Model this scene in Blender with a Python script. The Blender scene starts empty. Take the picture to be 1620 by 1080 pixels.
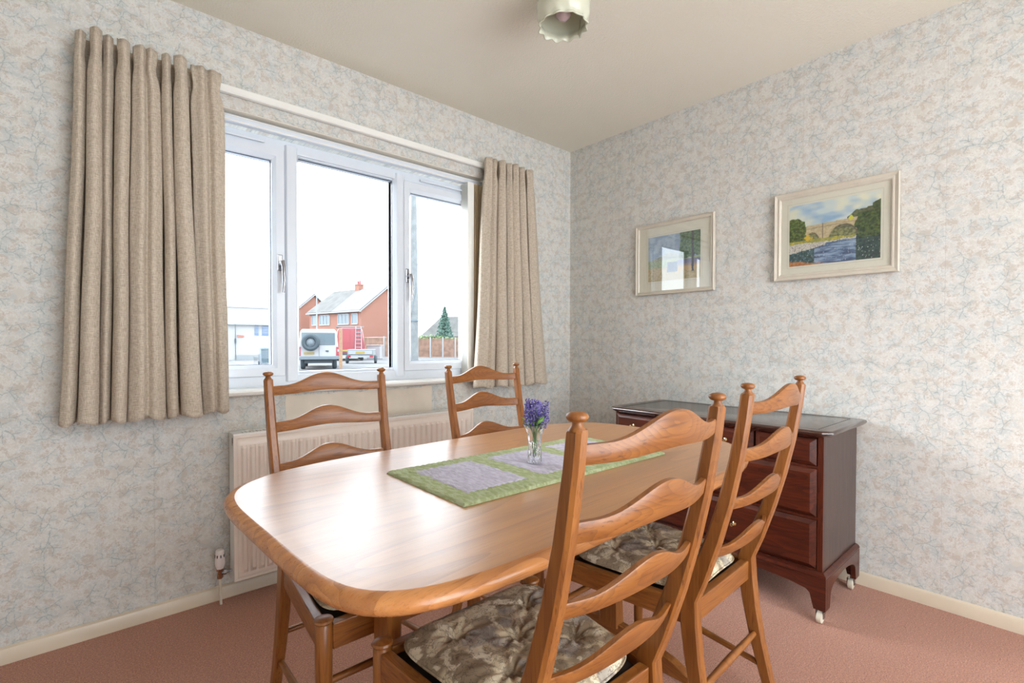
import bpy, bmesh, math, random
from mathutils import Vector, Matrix, noise as mnoise
random.seed(7)
S = bpy.context.scene
COL = S.collection
# ------------------------------------------------------------------ camera
F_PX = 782.871
YAW, PITCH, ROLL, CY = 0.847988, -0.0159656, 0.00123628, 554.38
CAM = Vector((-2.60978, -2.34388, 1.068956))
fwd = Vector((math.cos(PITCH)*math.cos(YAW), math.cos(PITCH)*math.sin(YAW), math.sin(PITCH)))
rgt = Vector((math.sin(YAW), -math.cos(YAW), 0)); up = rgt.cross(fwd)
rgt, up = math.cos(ROLL)*rgt+math.sin(ROLL)*up, -math.sin(ROLL)*rgt+math.cos(ROLL)*up
cd = bpy.data.cameras.new('camera'); cam = bpy.data.objects.new('camera', cd); COL.objects.link(cam)
cd.sensor_width = 36; cd.lens = F_PX/1620*36; cd.shift_y = (CY-540)/1620; cd.clip_start = .02; cd.clip_end = 400
cam.matrix_world = Matrix(((rgt.x, up.x, -fwd.x, CAM.x), (rgt.y, up.y, -fwd.y, CAM.y), (rgt.z, up.z, -fwd.z, CAM.z), (0, 0, 0, 1)))
S.camera = cam
# ------------------------------------------------------------------ light
S.view_settings.view_transform = 'Standard'; S.view_settings.look = 'None'
S.view_settings.gamma = 1; S.view_settings.use_curve_mapping = False
S.view_settings.exposure = 0.0
W = bpy.data.worlds.new('overcast_sky'); S.world = W; W.use_nodes = True
W.node_tree.nodes['Background'].inputs[0].default_value = (.86, .94, 1.0, 1)
W.node_tree.nodes['Background'].inputs[1].default_value = 6.5
def area(name, loc, rot, sx, sy, power, col):
    l = bpy.data.lights.new(name, 'AREA'); l.shape = 'RECTANGLE'; l.size = sx; l.size_y = sy; l.energy = power; l.color = col
    o = bpy.data.objects.new(name, l); o.location = loc; o.rotation_euler = rot; COL.objects.link(o); return o
# fill light added behind the camera, set at the unseen patio door
area('rear_fill', (-1.55, -3.80, 1.25), (math.radians(90), 0, 0), 2.1, 2.0, 30, (1.0, .95, .90))
# overcast sun glow, very soft, from the street side
sl = bpy.data.lights.new('sun', 'SUN'); sl.energy = 5.5; sl.angle = math.radians(32); sl.color = (.97, .98, 1)
so = bpy.data.objects.new('sun', sl); COL.objects.link(so); so.rotation_euler = Vector((.60, -1, -.60)).to_track_quat('-Z', 'Y').to_euler()

# ------------------------------------------------------------------ helpers
def tag(o, label=None, cat=None, group=None, kind=None):
    if label: o['label'] = label
    if cat: o['category'] = cat
    if group: o['group'] = group
    if kind: o['kind'] = kind
    return o
def empty(name, loc, label, cat, group=None, rz=0):
    o = bpy.data.objects.new(name, None); COL.objects.link(o); o.location = loc; o.rotation_euler = (0, 0, rz)
    o.empty_display_size = .05
    return tag(o, label, cat, group)
class MB:
    def __init__(s): s.v = []; s.f = []; s.m = []
    def add(s, vs, fs, mi=0):
        n = len(s.v); s.v += [tuple(v) for v in vs]; s.f += [tuple(i+n for i in f) for f in fs]; s.m += [mi]*len(fs); return s
    def box(s, x0, x1, y0, y1, z0, z1, mi=0):
        vs = [(x, y, z) for z in (z0, z1) for x, y in ((x0, y0), (x1, y0), (x1, y1), (x0, y1))]
        return s.add(vs, [(3, 2, 1, 0), (4, 5, 6, 7), (0, 1, 5, 4), (1, 2, 6, 5), (2, 3, 7, 6), (3, 0, 4, 7)], mi)
    def loft(s, rings, closed=True, cap=True, mi=0):
        k = len(rings[0]); vs = [p for r in rings for p in r]; fs = []
        for i in range(len(rings)-1):
            for j in range(k if closed else k-1):
                a = i*k+j; b = i*k+(j+1) % k; fs.append((a, b, b+k, a+k))
        if cap and closed: fs.append(tuple(reversed(range(k)))); fs.append(tuple(range(len(vs)-k, len(vs))))
        return s.add(vs, fs, mi)
    def tube(s, pts, r, n=10, mi=0):
        pts = [Vector(p) for p in pts]; R = r if isinstance(r, (list, tuple)) else [r]*len(pts); rings = []
        for i, p in enumerate(pts):
            d = (pts[min(i+1, len(pts)-1)]-pts[max(i-1, 0)]).normalized()
            a = d.cross(Vector((0, 0, 1)) if abs(d.z) < .9 else Vector((1, 0, 0))).normalized(); b = d.cross(a)
            rings.append([p+(a*math.cos(t)+b*math.sin(t))*R[i] for t in (-2*math.pi*j/n for j in range(n))])
        return s.loft(rings, mi=mi)
    def lathe(s, prof, c=(0, 0, 0), n=24, mi=0, axis='z', cap=True):
        rings = []
        for r, h in prof:
            ring = []
            for j in range(n):
                t = 2*math.pi*j/n; a, b = r*math.cos(t), r*math.sin(t)
                ring.append((c[0]+a, c[1]+b, c[2]+h) if axis == 'z' else ((c[0]+h, c[1]+a, c[2]+b) if axis == 'x' else (c[0]+b, c[1]+h, c[2]+a)))
            rings.append(ring)
        return s.loft(rings, cap=cap, mi=mi)
    def grid(s, fn, nu, nv, mi=0):
        vs = [fn(i/nu, j/nv) for j in range(nv+1) for i in range(nu+1)]
        fs = [(j*(nu+1)+i, j*(nu+1)+i+1, (j+1)*(nu+1)+i+1, (j+1)*(nu+1)+i) for j in range(nv) for i in range(nu)]
        return s.add(vs, fs, mi)
    def prism(s, poly, z0, z1, plane='xy', mi=0):
        def P(a, b, c): return (a, b, c) if plane == 'xy' else ((a, c, b) if plane == 'xz' else (c, a, b))
        return s.loft([[P(a, b, z0) for a, b in poly], [P(a, b, z1) for a, b in poly]], mi=mi)
    def build(s, name, mats, parent=None, bevel=0, seg=2, smooth=None, solid=0, fix=True):
        me = bpy.data.meshes.new(name); me.from_pydata(s.v, [], s.f)
        if not isinstance(mats, (list, tuple)): mats = [mats]
        for m in mats: me.materials.append(m)
        if len(mats) > 1: me.polygons.foreach_set('material_index', s.m)
        if fix:
            bm = bmesh.new(); bm.from_mesh(me); bmesh.ops.recalc_face_normals(bm, faces=bm.faces); bm.to_mesh(me); bm.free()
        me.update()
        if smooth is not None:
            me.polygons.foreach_set('use_smooth', [True]*len(me.polygons))
            me.set_sharp_from_angle(angle=math.radians(smooth))
        o = bpy.data.objects.new(name, me); COL.objects.link(o)
        if parent: o.parent = parent
        if solid:
            md = o.modifiers.new('s', 'SOLIDIFY'); md.thickness = solid; md.offset = 0
        if bevel:
            md = o.modifiers.new('b', 'BEVEL'); md.width = bevel; md.segments = seg; md.limit_method = 'ANGLE'; md.angle_limit = math.radians(40)
            md.harden_normals = False
        return o
def copy_tree(o, parent=None):
    c = o.copy(); COL.objects.link(c); c.parent = parent
    for ch in list(o.children): copy_tree(ch, c)
    return c

# ------------------------------------------------------------------ materials
class NT:
    def __init__(s, name):
        s.mat = bpy.data.materials.new(name); s.mat.use_nodes = True; s.t = s.mat.node_tree; s.n = s.t.nodes; s.l = s.t.links
        s.b = s.n['Principled BSDF']
    def N(s, t, ins=None, **kw):
        n = s.n.new(t)
        for k, v in kw.items(): setattr(n, k, v)
        for k, v in (ins or {}).items():
            if isinstance(v, bpy.types.NodeSocket): s.l.new(v, n.inputs[k])
            else: n.inputs[k].default_value = v
        return n
    def math(s, op, a, b=0.0, c=None, clamp=False):
        n = s.N('ShaderNodeMath', {0: a, 1: b}, operation=op); n.use_clamp = clamp
        if c is not None:
            if isinstance(c, bpy.types.NodeSocket): s.l.new(c, n.inputs[2])
            else: n.inputs[2].default_value = c
        return n.outputs[0]
    def vm(s, op, a, b=(0, 0, 0), out=0, **kw):
        n = s.N('ShaderNodeVectorMath', {0: a, 1: b}, operation=op)
        for k, v in kw.items():
            if isinstance(v, bpy.types.NodeSocket): s.l.new(v, n.inputs[k])
            else: n.inputs[k].default_value = v
        return n.outputs[out]
    def mix(s, f, a, b, mode='MIX'):
        n = s.N('ShaderNodeMix', data_type='RGBA', blend_type=mode)
        for i, v in ((0, f), (6, a), (7, b)):
            if isinstance(v, bpy.types.NodeSocket): s.l.new(v, n.inputs[i])
            else: n.inputs[i].default_value = (*v, 1) if isinstance(v, tuple) and len(v) == 3 else v
        return n.outputs[2]
    def ramp(s, f, stops, interp='LINEAR'):
        n = s.N('ShaderNodeValToRGB', {0: f}); r = n.color_ramp; r.interpolation = interp
        while len(r.elements) < len(stops): r.elements.new(.5)
        for e, (p, c) in zip(r.elements, stops): e.position = p; e.color = (*c, 1) if len(c) == 3 else c
        return n.outputs[0]
    def step(s, f, a, b): # smooth map range a..b -> 0..1
        n = s.N('ShaderNodeMapRange', {0: f, 1: a, 2: b, 3: 0., 4: 1.}); n.interpolation_type = 'SMOOTHSTEP'; return n.outputs[0]
    def noise(s, v, scale, detail=2, rough=.5, dist=0, out='Fac', **kw):
        return s.N('ShaderNodeTexNoise', {'Vector': v, 'Scale': scale, 'Detail': detail, 'Roughness': rough, 'Distortion': dist}, **kw).outputs[out]
    def obj(s): return s.N('ShaderNodeTexCoord').outputs['Object']
    def out(s, col=None, rough=.5, spec=.5, metal=0, bump=None, bs=.3, bd=.001, **kw):
        b = s.b
        for k, v in (('Base Color', col), ('Roughness', rough), ('Specular IOR Level', spec), ('Metallic', metal)):
            if v is None: continue
            if isinstance(v, bpy.types.NodeSocket): s.l.new(v, b.inputs[k])
            else: b.inputs[k].default_value = (*v, 1) if isinstance(v, tuple) else v
        for k, v in kw.items(): b.inputs[k.replace('_', ' ')].default_value = v
        if bump is not None:
            bn = s.N('ShaderNodeBump', {'Height': bump, 'Strength': bs, 'Distance': bd}); s.l.new(bn.outputs[0], b.inputs['Normal'])
        return s.mat
def plain(name, col, rough=.5, metal=0, spec=.5, var=.06, scale=20, **kw):
    t = NT(name); n = t.noise(t.obj(), scale, 3)
    c = t.mix(t.step(n, .3, .7), tuple(x*(1-var) for x in col), tuple(min(1, x*(1+var)) for x in col))
    return t.out(c, rough, spec, metal, **kw)

def wood(name, axis, light, mid, dark, rough=.35, ring=9.0, stretch=14.0, size=2.2, pore=.5, coat=0.0, spec=.5, rand=True, bs=.12, rstr=.55, crough=.12):
    t = NT(name); o = t.obj()
    sc = [size*stretch/3]*3; sc[axis] = size
    sc = [s_*1.0 for s_ in sc]
    if rand:
        inf = t.N('ShaderNodeObjectInfo').outputs['Random']
        off = t.N('ShaderNodeCombineXYZ', {0: t.math('MULTIPLY', inf, 13.7), 1: t.math('MULTIPLY', inf, 7.1), 2: t.math('MULTIPLY', inf, 29.3)}).outputs[0]
        o = t.vm('ADD', o, off)
    v = t.vm('MULTIPLY', o, tuple(sc))
    h = t.noise(v, 1.0, 1.5, .4)
    rings = t.math('FRACT', t.math('MULTIPLY', h, ring*2.2))
    rings = t.math('POWER', rings, 2.2)
    sp = [260.]*3; sp[axis] = 9.
    p = t.noise(t.vm('MULTIPLY', o, tuple(sp)), 1.0, 2, .6)
    sb = [60.]*3; sb[axis] = 3.
    st = t.noise(t.vm('MULTIPLY', o, tuple(sb)), 1.0, 3, .6)
    c = t.mix(t.step(st, .35, .7), light, mid)
    c = t.mix(t.math('MULTIPLY', rings, rstr), c, dark)
    c = t.mix(t.math('MULTIPLY', t.step(p, .56, .72), pore), c, dark)
    r = t.math('ADD', rough-.05, t.math('MULTIPLY', p, .12))
    m = t.out(c, r, spec, bump=p, bs=bs, bd=.0006)
    t.b.inputs['Coat Weight'].default_value = coat; t.b.inputs['Coat Roughness'].default_value = crough
    return m
ASH = dict(light=(.305, .110, .022), mid=(.225, .073, .013), dark=(.088, .025, .007))
M = {}
for ax, k in enumerate('xyz'):
    M['ash'+k] = wood('ash_wood_'+k, ax, rough=.36, coat=.10, ring=(9 if ax == 2 else 16), rstr=(.22 if ax == 2 else .40), stretch=(26 if ax == 2 else 14), pore=.65, **ASH)
M['table_top'] = wood('polished_table_wood', 0, (.47, .21, .060), (.42, .178, .048), (.18, .065, .02), rough=.30, ring=5, stretch=26, size=.55, pore=.3, coat=.85, rstr=.36, crough=.38, rand=False, bs=.05)
M['table_edge'] = wood('table_edge_wood', 0, (.56, .24, .075), (.45, .175, .05), (.25, .08, .02), rough=.28, ring=8, size=1.6, coat=.2, rand=False)
MAH = dict(light=(.095, .018, .007), mid=(.052, .010, .005), dark=(.016, .005, .004))
for ax, k in enumerate('xyz'):
    M['mah'+k] = wood('mahogany_'+k, ax, rough=.30, ring=5, size=3.0, coat=.15, pore=.35, spec=.35, **MAH)
M['mahside'] = wood('mahogany_side', 2, (.060, .026, .018), (.045, .018, .013), (.022, .010, .008), rough=.38, ring=2, stretch=30, size=2.0, coat=.2, pore=.4)
M['mahtop'] = wood('mahogany_top', 1, (.060, .022, .014), (.045, .016, .011), (.022, .009, .007), rough=.22, ring=2, stretch=30, size=2.0, coat=.5, pore=.3, bs=.04)
M['inlay'] = plain('black_inlay', (.01, .006, .005), .35)
M['brass'] = plain('brass', (.75, .60, .32), .25, metal=1, var=.02)
M['chrome'] = plain('chrome', (.38, .38, .41), .22, metal=1, var=.02)
M['copper'] = plain('copper_pipe', (.30, .13, .07), .35, metal=.8, var=.2, scale=60)
M['castor'] = plain('cream_plastic', (.66, .60, .48), .35)
M['upvc'] = plain('white_upvc', (.70, .745, .81), .22, var=.01)
M['gasket'] = plain('grey_gasket', (.05, .07, .12), .5)
M['paintwhite'] = plain('white_gloss_paint', (.82, .80, .76), .3, var=.02, scale=6)
M['cream'] = plain('cream_gloss_paint', (.66, .56, .43), .32, var=.05, scale=5)
M['radiator'] = plain('radiator_enamel', (.78, .68, .60), .3, var=.015)
M['radtop'] = plain('radiator_top_enamel', (.80, .78, .74), .3, var=.01)
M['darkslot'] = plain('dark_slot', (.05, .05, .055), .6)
M['trv'] = plain('white_valve_plastic', (.78, .72, .70), .35, var=.02)
M['plaster'] = plain('bare_plaster', (.70, .62, .52), .85, var=.05, scale=9)
M['blindwhite'] = plain('blind_white', (.86, .85, .80), .6, var=.02)
M['blindcream'] = plain('blind_cream', (.74, .58, .36), .7, var=.04)
M['frame'] = plain('picture_frame_cream', (.60, .54, .45), .4, var=.04)
M['mount'] = plain('picture_mount', (.74, .68, .59), .8, var=.015)
M['mount2'] = plain('picture_mount_line', (.58, .56, .48), .8)
M['shade'] = plain('opal_glass', (.70, .70, .56), .18, var=.03, Transmission_Weight=.15)
M['bulbm'] = plain('lamp_bulb', (.55, .42, .44), .2)

def glass(name, tint=(1, 1, 1), rough=0.0, boost=1.0, graze=.9):
    t = NT(name); t.n.remove(t.b)
    g = t.N('ShaderNodeNewGeometry').outputs
    c = t.math('ABSOLUTE', t.vm('DOT_PRODUCT', g['Normal'], g['Incoming'], out=1))
    f = t.math('ADD', t.math('MULTIPLY', t.math('POWER', t.math('SUBTRACT', 1.0, c), 5.0), graze), .045*boost, clamp=True)
    tr = t.N('ShaderNodeBsdfTransparent', {0: (*tint, 1)}); gl = t.N('ShaderNodeBsdfGlossy', {0: (1, 1, 1, 1), 'Roughness': rough})
    mx = t.N('ShaderNodeMixShader', {0: f, 1: tr.outputs[0], 2: gl.outputs[0]})
    t.l.new(mx.outputs[0], t.n['Material Output'].inputs[0]); return t.mat
M['pane'] = glass('window_glass', (.98, .99, 1), boost=.22, graze=.35)
M['picglass'] = glass('picture_glass', (.97, .98, .97), boost=1.3)
t = NT('cut_crystal'); M['crystal'] = t.out((.97, .98, 1.0), .13, .6, Transmission_Weight=1.0, IOR=1.5)

def wallpaper(name, swap):
    t = NT(name); o = t.obj(); sep = t.N('ShaderNodeSeparateXYZ', {0: o}).outputs
    p = t.N('ShaderNodeCombineXYZ', {0: sep[1 if swap else 0], 1: sep[2], 2: 0.0}).outputs[0]
    wn = t.noise(p, 24, 2, .6, out='Color'); warp = t.vm('MULTIPLY', t.vm('SUBTRACT', wn, (.5, .5, .5)), (.03, .03, 0)); pw = t.vm('ADD', p, warp)
    n1 = t.noise(pw, 15, 2, .5); n2 = t.noise(t.vm('ADD', pw, (7, 3, 0)), 30, .8, .4); n3 = t.noise(t.vm('ADD', pw, (17, 5, 0)), 5.5, 2)
    base = t.mix(t.step(n3, .42, .58), (.60, .58, .54), (.61, .575, .515))
    base = t.mix(t.math('MULTIPLY', t.step(n1, .50, .56), .75), base, (.53, .54, .525))
    base = t.mix(t.math('MULTIPLY', t.step(n2, .535, .555), .8), base, (.53, .465, .40))
    # white squiggles: contour lines of noise
    for sc, off, w, amt in ((30, 0, .018, .70), (48, 31, .024, .65), (74, 77, .030, .6)):
        c = t.noise(t.vm('ADD', p, (off, off*.3, 0)), sc, 3, .6)
        ln = t.math('SUBTRACT', 1.0, t.step(t.math('ABSOLUTE', t.math('SUBTRACT', c, .5)), w*.4, w*1.6))
        ln = t.math('MULTIPLY', ln, t.step(t.noise(t.vm('ADD', p, (off*.7, 2, 0)), 19, 1), .38, .52))
        base = t.mix(t.math('MULTIPLY', ln, amt), base, (.70, .69, .655))
    # blue-green twigs in jittered cells
    wn2 = t.noise(p, 95, 2, .6, out='Color'); pw2 = t.vm('ADD', p, t.vm('MULTIPLY', t.vm('SUBTRACT', wn2, (.5, .5, .5)), (.011, .011, 0)))
    segs = [((-.42, -.08), (-.05, .0)), ((-.05, 0), (.36, -.06)), ((-.05, 0), (.12, .2)), ((.12, .2), (.34, .24)), ((-.2, -.03), (-.3, .2)), ((.12, -.02), (.22, -.22)), ((.12, .2), (.1, .38))]
    for cs, off in ((.078, (.0, .0, 0)), (.105, (.331, .217, 0))):
        q = t.vm('SCALE', t.vm('ADD', pw2, off), Scale=1/cs); cell = t.vm('FLOOR', q); f = t.vm('SUBTRACT', t.vm('FRACTION', q), (.5, .5, 0))
        wh = t.N('ShaderNodeTexWhiteNoise', {0: cell}, noise_dimensions='3D'); ang = t.math('MULTIPLY', wh.outputs['Value'], 6.283)
        jit = t.vm('MULTIPLY', t.vm('SUBTRACT', wh.outputs['Color'], (.5, .5, .5)), (.22, .22, 0))
        f = t.vm('ADD', f, jit)
        lp = t.N('ShaderNodeVectorRotate', {'Vector': f, 'Angle': ang}, rotation_type='Z_AXIS').outputs[0]
        dmin = None
        for a, b in segs:
            ba = (b[0]-a[0], b[1]-a[1]); L2 = ba[0]**2+ba[1]**2
            pa = t.vm('SUBTRACT', lp, (a[0], a[1], 0)); pa = t.vm('MULTIPLY', pa, (1, 1, 0))
            h = t.math('MULTIPLY', t.vm('DOT_PRODUCT', pa, (ba[0], ba[1], 0), out=1), 1/L2, clamp=True)
            d = t.vm('LENGTH', t.vm('SUBTRACT', pa, t.vm('SCALE', (ba[0], ba[1], 0), Scale=h)), out=1)
            dmin = d if dmin is None else t.math('MINIMUM', dmin, d)
        ln = t.math('SUBTRACT', 1.0, t.step(dmin, .006, .020))
        br = t.step(t.noise(p, 60, 1), .32, .46)
        on = t.math('GREATER_THAN', t.N('ShaderNodeTexWhiteNoise', {0: t.vm('ADD', cell, (5, 9, 0))}, noise_dimensions='3D').outputs['Value'], .34)
        base = t.mix(t.math('MULTIPLY', t.math('MULTIPLY', t.math('MULTIPLY', ln, br), on), .55), base, (.235, .285, .29))
        halo = t.math('MULTIPLY', t.math('SUBTRACT', 1.0, t.step(dmin, .0, .16)), .22)
        base = t.mix(t.math('MULTIPLY', halo, on), base, (.46, .51, .50))
    # vertical paper seams every 0.52 m
    ph = .0 if not swap else 0.0
    coord = t.math('ADD', sep[1 if swap else 0], (2.002 if swap else 2.387)+5.2)
    fr = t.math('FRACT', t.math('DIVIDE', coord, .52)); fr = t.math('MINIMUM', fr, t.math('SUBTRACT', 1.0, fr))
    seam = t.math('SUBTRACT', 1.0, t.step(fr, .0008, .003))
    base = t.mix(t.math('MULTIPLY', seam, .35), base, (.40, .37, .34))
    return t.out(base, .72, .25, bump=t.noise(p, 220, 2), bs=.08, bd=.0005)
M['paperA'] = wallpaper('floral_wallpaper_window_wall', False)
M['paperB'] = wallpaper('floral_wallpaper_side_wall', True)
t = NT('textured_ceiling'); o = t.obj()
v = t.N('ShaderNodeTexVoronoi', {'Vector': o, 'Scale': 120.0}, feature='F1').outputs['Distance']
M['ceiling'] = t.out(t.mix(t.noise(o, 4, 2), (.76, .715, .615), (.79, .75, .655)), .85, .2, bump=v, bs=.6, bd=.002)
t = NT('salmon_carpet'); o = t.obj()
n1 = t.noise(o, 240, 3, .75); n2 = t.noise(o, 95, 2, .6); n3 = t.noise(o, 5, 3)
c = t.mix(t.step(n1, .36, .62), (.27, .098, .055), (.69, .335, .215)); c = t.mix(t.math('MULTIPLY', t.step(n2, .4, .65), .45), c, (.40, .165, .115))
c = t.mix(t.math('MULTIPLY', n3, .25), c, (.50, .26, .2))
M['carpet'] = t.out(c, .95, .1, bump=t.math('ADD', n1, n2), bs=.8, bd=.006, Sheen_Weight=.25, Sheen_Roughness=.5)
t = NT('beige_linen'); o = t.obj(); s_ = t.N('ShaderNodeSeparateXYZ', {0: o}).outputs
# weave: threads stretched along z and along x
a = t.noise(t.vm('MULTIPLY', o, (1100, 500, 60)), 1, 1); b = t.noise(t.vm('MULTIPLY', o, (60, 60, 1100)), 1, 1)
wv = t.math('ADD', t.math('MULTIPLY', a, .5), t.math('MULTIPLY', b, .5))
c = t.mix(t.step(wv, .38, .62), (.37, .30, .23), (.63, .545, .445)); c = t.mix(t.math('MULTIPLY', t.noise(o, 6, 2), .2), c, (.56, .47, .36))
M['linen'] = t.out(c, .9, .15, bump=wv, bs=.5, bd=.001, Sheen_Weight=.1)
M['lining'] = plain('curtain_lining', (.72, .71, .70), .9)
# tapestry cushion
t = NT('floral_tapestry'); o = t.obj()
wn = t.noise(o, 12, 2, .6, out='Color'); pw = t.vm('ADD', o, t.vm('MULTIPLY', t.vm('SUBTRACT', wn, (.5, .5, .5)), (.07, .07, .02)))
n1 = t.noise(pw, 15, 2); n2 = t.noise(t.vm('ADD', pw, (4, 8, 0)), 24, 3, .6)
c = t.mix(t.step(n1, .44, .52), (.56, .46, .31), (.29, .22, .145)); c = t.mix(t.math('MULTIPLY', t.step(n2, .54, .60), .75), c, (.70, .61, .455))
c = t.mix(t.math('MULTIPLY', t.step(t.noise(t.vm('ADD', pw, (9, 1, 0)), 11, 2), .56, .62), .6), c, (.25, .225, .22))
for sc, off in ((28, 3), (52, 13)):
    cc = t.noise(t.vm('ADD', pw, (off, 0, off)), sc, 3, .6)
    ln = t.math('SUBTRACT', 1.0, t.step(t.math('ABSOLUTE', t.math('SUBTRACT', cc, .5)), .004, .018)); c = t.mix(t.math('MULTIPLY', ln, .6), c, (.13, .10, .075))
M['tapestry'] = t.out(c, .88, .15, bump=t.noise(o, 500, 2), bs=.4, bd=.0008)
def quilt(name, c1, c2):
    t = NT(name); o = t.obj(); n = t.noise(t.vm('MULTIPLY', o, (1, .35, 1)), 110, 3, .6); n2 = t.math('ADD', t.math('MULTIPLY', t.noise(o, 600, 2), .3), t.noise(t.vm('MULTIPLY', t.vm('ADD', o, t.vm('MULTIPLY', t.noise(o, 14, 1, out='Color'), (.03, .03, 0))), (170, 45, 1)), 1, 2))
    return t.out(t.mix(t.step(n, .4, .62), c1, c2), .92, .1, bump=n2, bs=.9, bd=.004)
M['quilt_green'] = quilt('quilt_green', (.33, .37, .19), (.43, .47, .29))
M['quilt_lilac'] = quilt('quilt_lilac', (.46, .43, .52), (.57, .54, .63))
M['lav'] = quilt('lavender_flower', (.10, .075, .30), (.30, .25, .58))
M['leaf'] = plain('lavender_leaf', (.16, .33, .07), .55, var=.3, scale=60)
M['stem'] = plain('lavender_stem', (.13, .24, .08), .6, var=.2)
t = NT('painted_paper'); at_ = t.N('ShaderNodeVertexColor', layer_name='Col'); M['paint'] = t.out(at_.outputs[0], .85, .1)

# ------------------------------------------------------------------ room shell
H = 2.4; XL, YB = -3.45, -3.7; TH = .28
def struct(o): o['kind'] = 'structure'; return o
struct(MB().box(XL-.3, .3, YB-.3, .3, -.12, 0).build('floor', M['carpet']))
struct(MB().box(XL-.3, .3, YB-.3, .3, H, H+.15).build('ceiling', M['ceiling']))
WX0, WX1, WZ0, WZ1 = -2.376, -.758, .845, 2.05
w = MB().box(XL-.2, WX0, 0, TH, 0, H).box(WX1, 0, 0, TH, 0, H).box(WX0, WX1, 0, TH, 0, WZ0).box(WX0, WX1, 0, TH, WZ1, H)
wallA = struct(w.build('wall_front', M['paperA']))
struct(MB().box(0, .2, YB-.2, TH, 0, H).build('wall_right', M['paperB']))
struct(MB().box(XL-.2, XL, YB-.2, 0, 0, H).build('wall_left', M['paperB']))
DX0, DX1, DZ1 = -2.65, -.45, 2.3
w = MB().box(XL, DX0, YB-.2, YB, 0, H).box(DX1, 0, YB-.2, YB, 0, H).box(DX0, DX1, YB-.2, YB, DZ1, H)
struct(w.build('wall_back', M['paperA']))
# unseen patio door, added as an opening for the rear fill light
pd = empty('door_added', (0, YB-.1, 0), None, None); struct(pd)
f = MB().box(DX0, DX0+.07, -.04, .04, 0, DZ1).box(DX1-.07, DX1, -.04, .04, 0, DZ1).box(-1.585, -1.515, -.04, .04, .08, DZ1-.07).box(DX0+.07, DX1-.07, -.04, .04, 0, .08).box(DX0+.07, DX1-.07, -.04, .04, DZ1-.07, DZ1)
f.build('door_frame', M['upvc'], pd, bevel=.004)
MB().box(DX0+.07, DX1-.07, -.005, .005, .08, DZ1-.07).build('pane', M['pane'], pd)
def skirting(name, x0, y0, x1, y1, nx, ny):
    # profile: depth outwards (nx,ny) to the room
    pr = [(0, 0), (.016, 0), (.016, .042), (.012, .050), (.004, .055), (0, .055)]
    rings = [[(x+nx*d, y+ny*d, z) for d, z in pr] for x, y in ((x0, y0), (x1, y1))]
    struct(MB().loft(rings).build(name, M['cream'], smooth=30))
skirting('baseboard_front', XL, 0, -.016, 0, 0, -1)
skirting('baseboard_right', 0, 0, 0, YB, -1, 0)
skirting('baseboard_left', XL, -.016, XL, YB, 1, 0)
pp = MB()
random.seed(3)
# torn edge of the stripped wallpaper, just proud of the wall
top = [(-1.90+i*.7/14, WZ0-.012-(.012*random.random())) for i in range(15)]
poly = [(-1.91, .60), (-1.135, .60), (-1.135, .832), (-1.20, .830)]+top[::-1]+[(-1.905, .79), (-1.90, .72)]
pp.prism(poly, -.0015, .0, 'xz'); p_ = pp.build('bare_plaster_patch', M['plaster'], wallA)
p_['label'] = 'bare plaster strip under the sill where wallpaper is missing'
# ------------------------------------------------------------------ window
win = struct(empty('window_1', (0, 0, 0), None, None))
FY0, FY1 = .075, .145
def ring(x0, x1, z0, z1, wd, y0, y1):
    """mitred rectangular frame with a sloped inner bead"""
    m = MB(); R = []
    for (ins, y) in ((0, y1), (0, y0), (wd*.68, y0), (wd, y0+.016), (wd, y1)):
        R.append([(x0+ins, y, z0+ins), (x1-ins, y, z0+ins), (x1-ins, y, z1-ins), (x0+ins, y, z1-ins)])
    R.append(R[0]); m.loft(R, cap=False); return m
OX0, OX1, OZ0, OZ1 = WX0+.01, WX1-.01, WZ0+.022, 2.0
outer = MB()
outer.box(OX0, OX0+.055, FY0, FY1, OZ0, OZ1).box(OX1-.055, OX1, FY0, FY1, OZ0, OZ1).box(OX0+.055, OX1-.055, FY0, FY1, OZ0, OZ0+.052).box(OX0+.055, OX1-.055, FY0, FY1, OZ1-.052, OZ1)
outer.build('window_frame', M['upvc'], win, bevel=.006)
for xm in (-1.850, -1.287):
    pr = [(-.036, FY1), (-.036, FY0+.012), (-.022, FY0-.012), (.022, FY0-.012), (.036, FY0+.012), (.036, FY1)]
    MB().prism([(xm+a, b) for a, b in pr], OZ0+.02, OZ1-.02).build('mullion', M['upvc'], win, bevel=.003)
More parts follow.
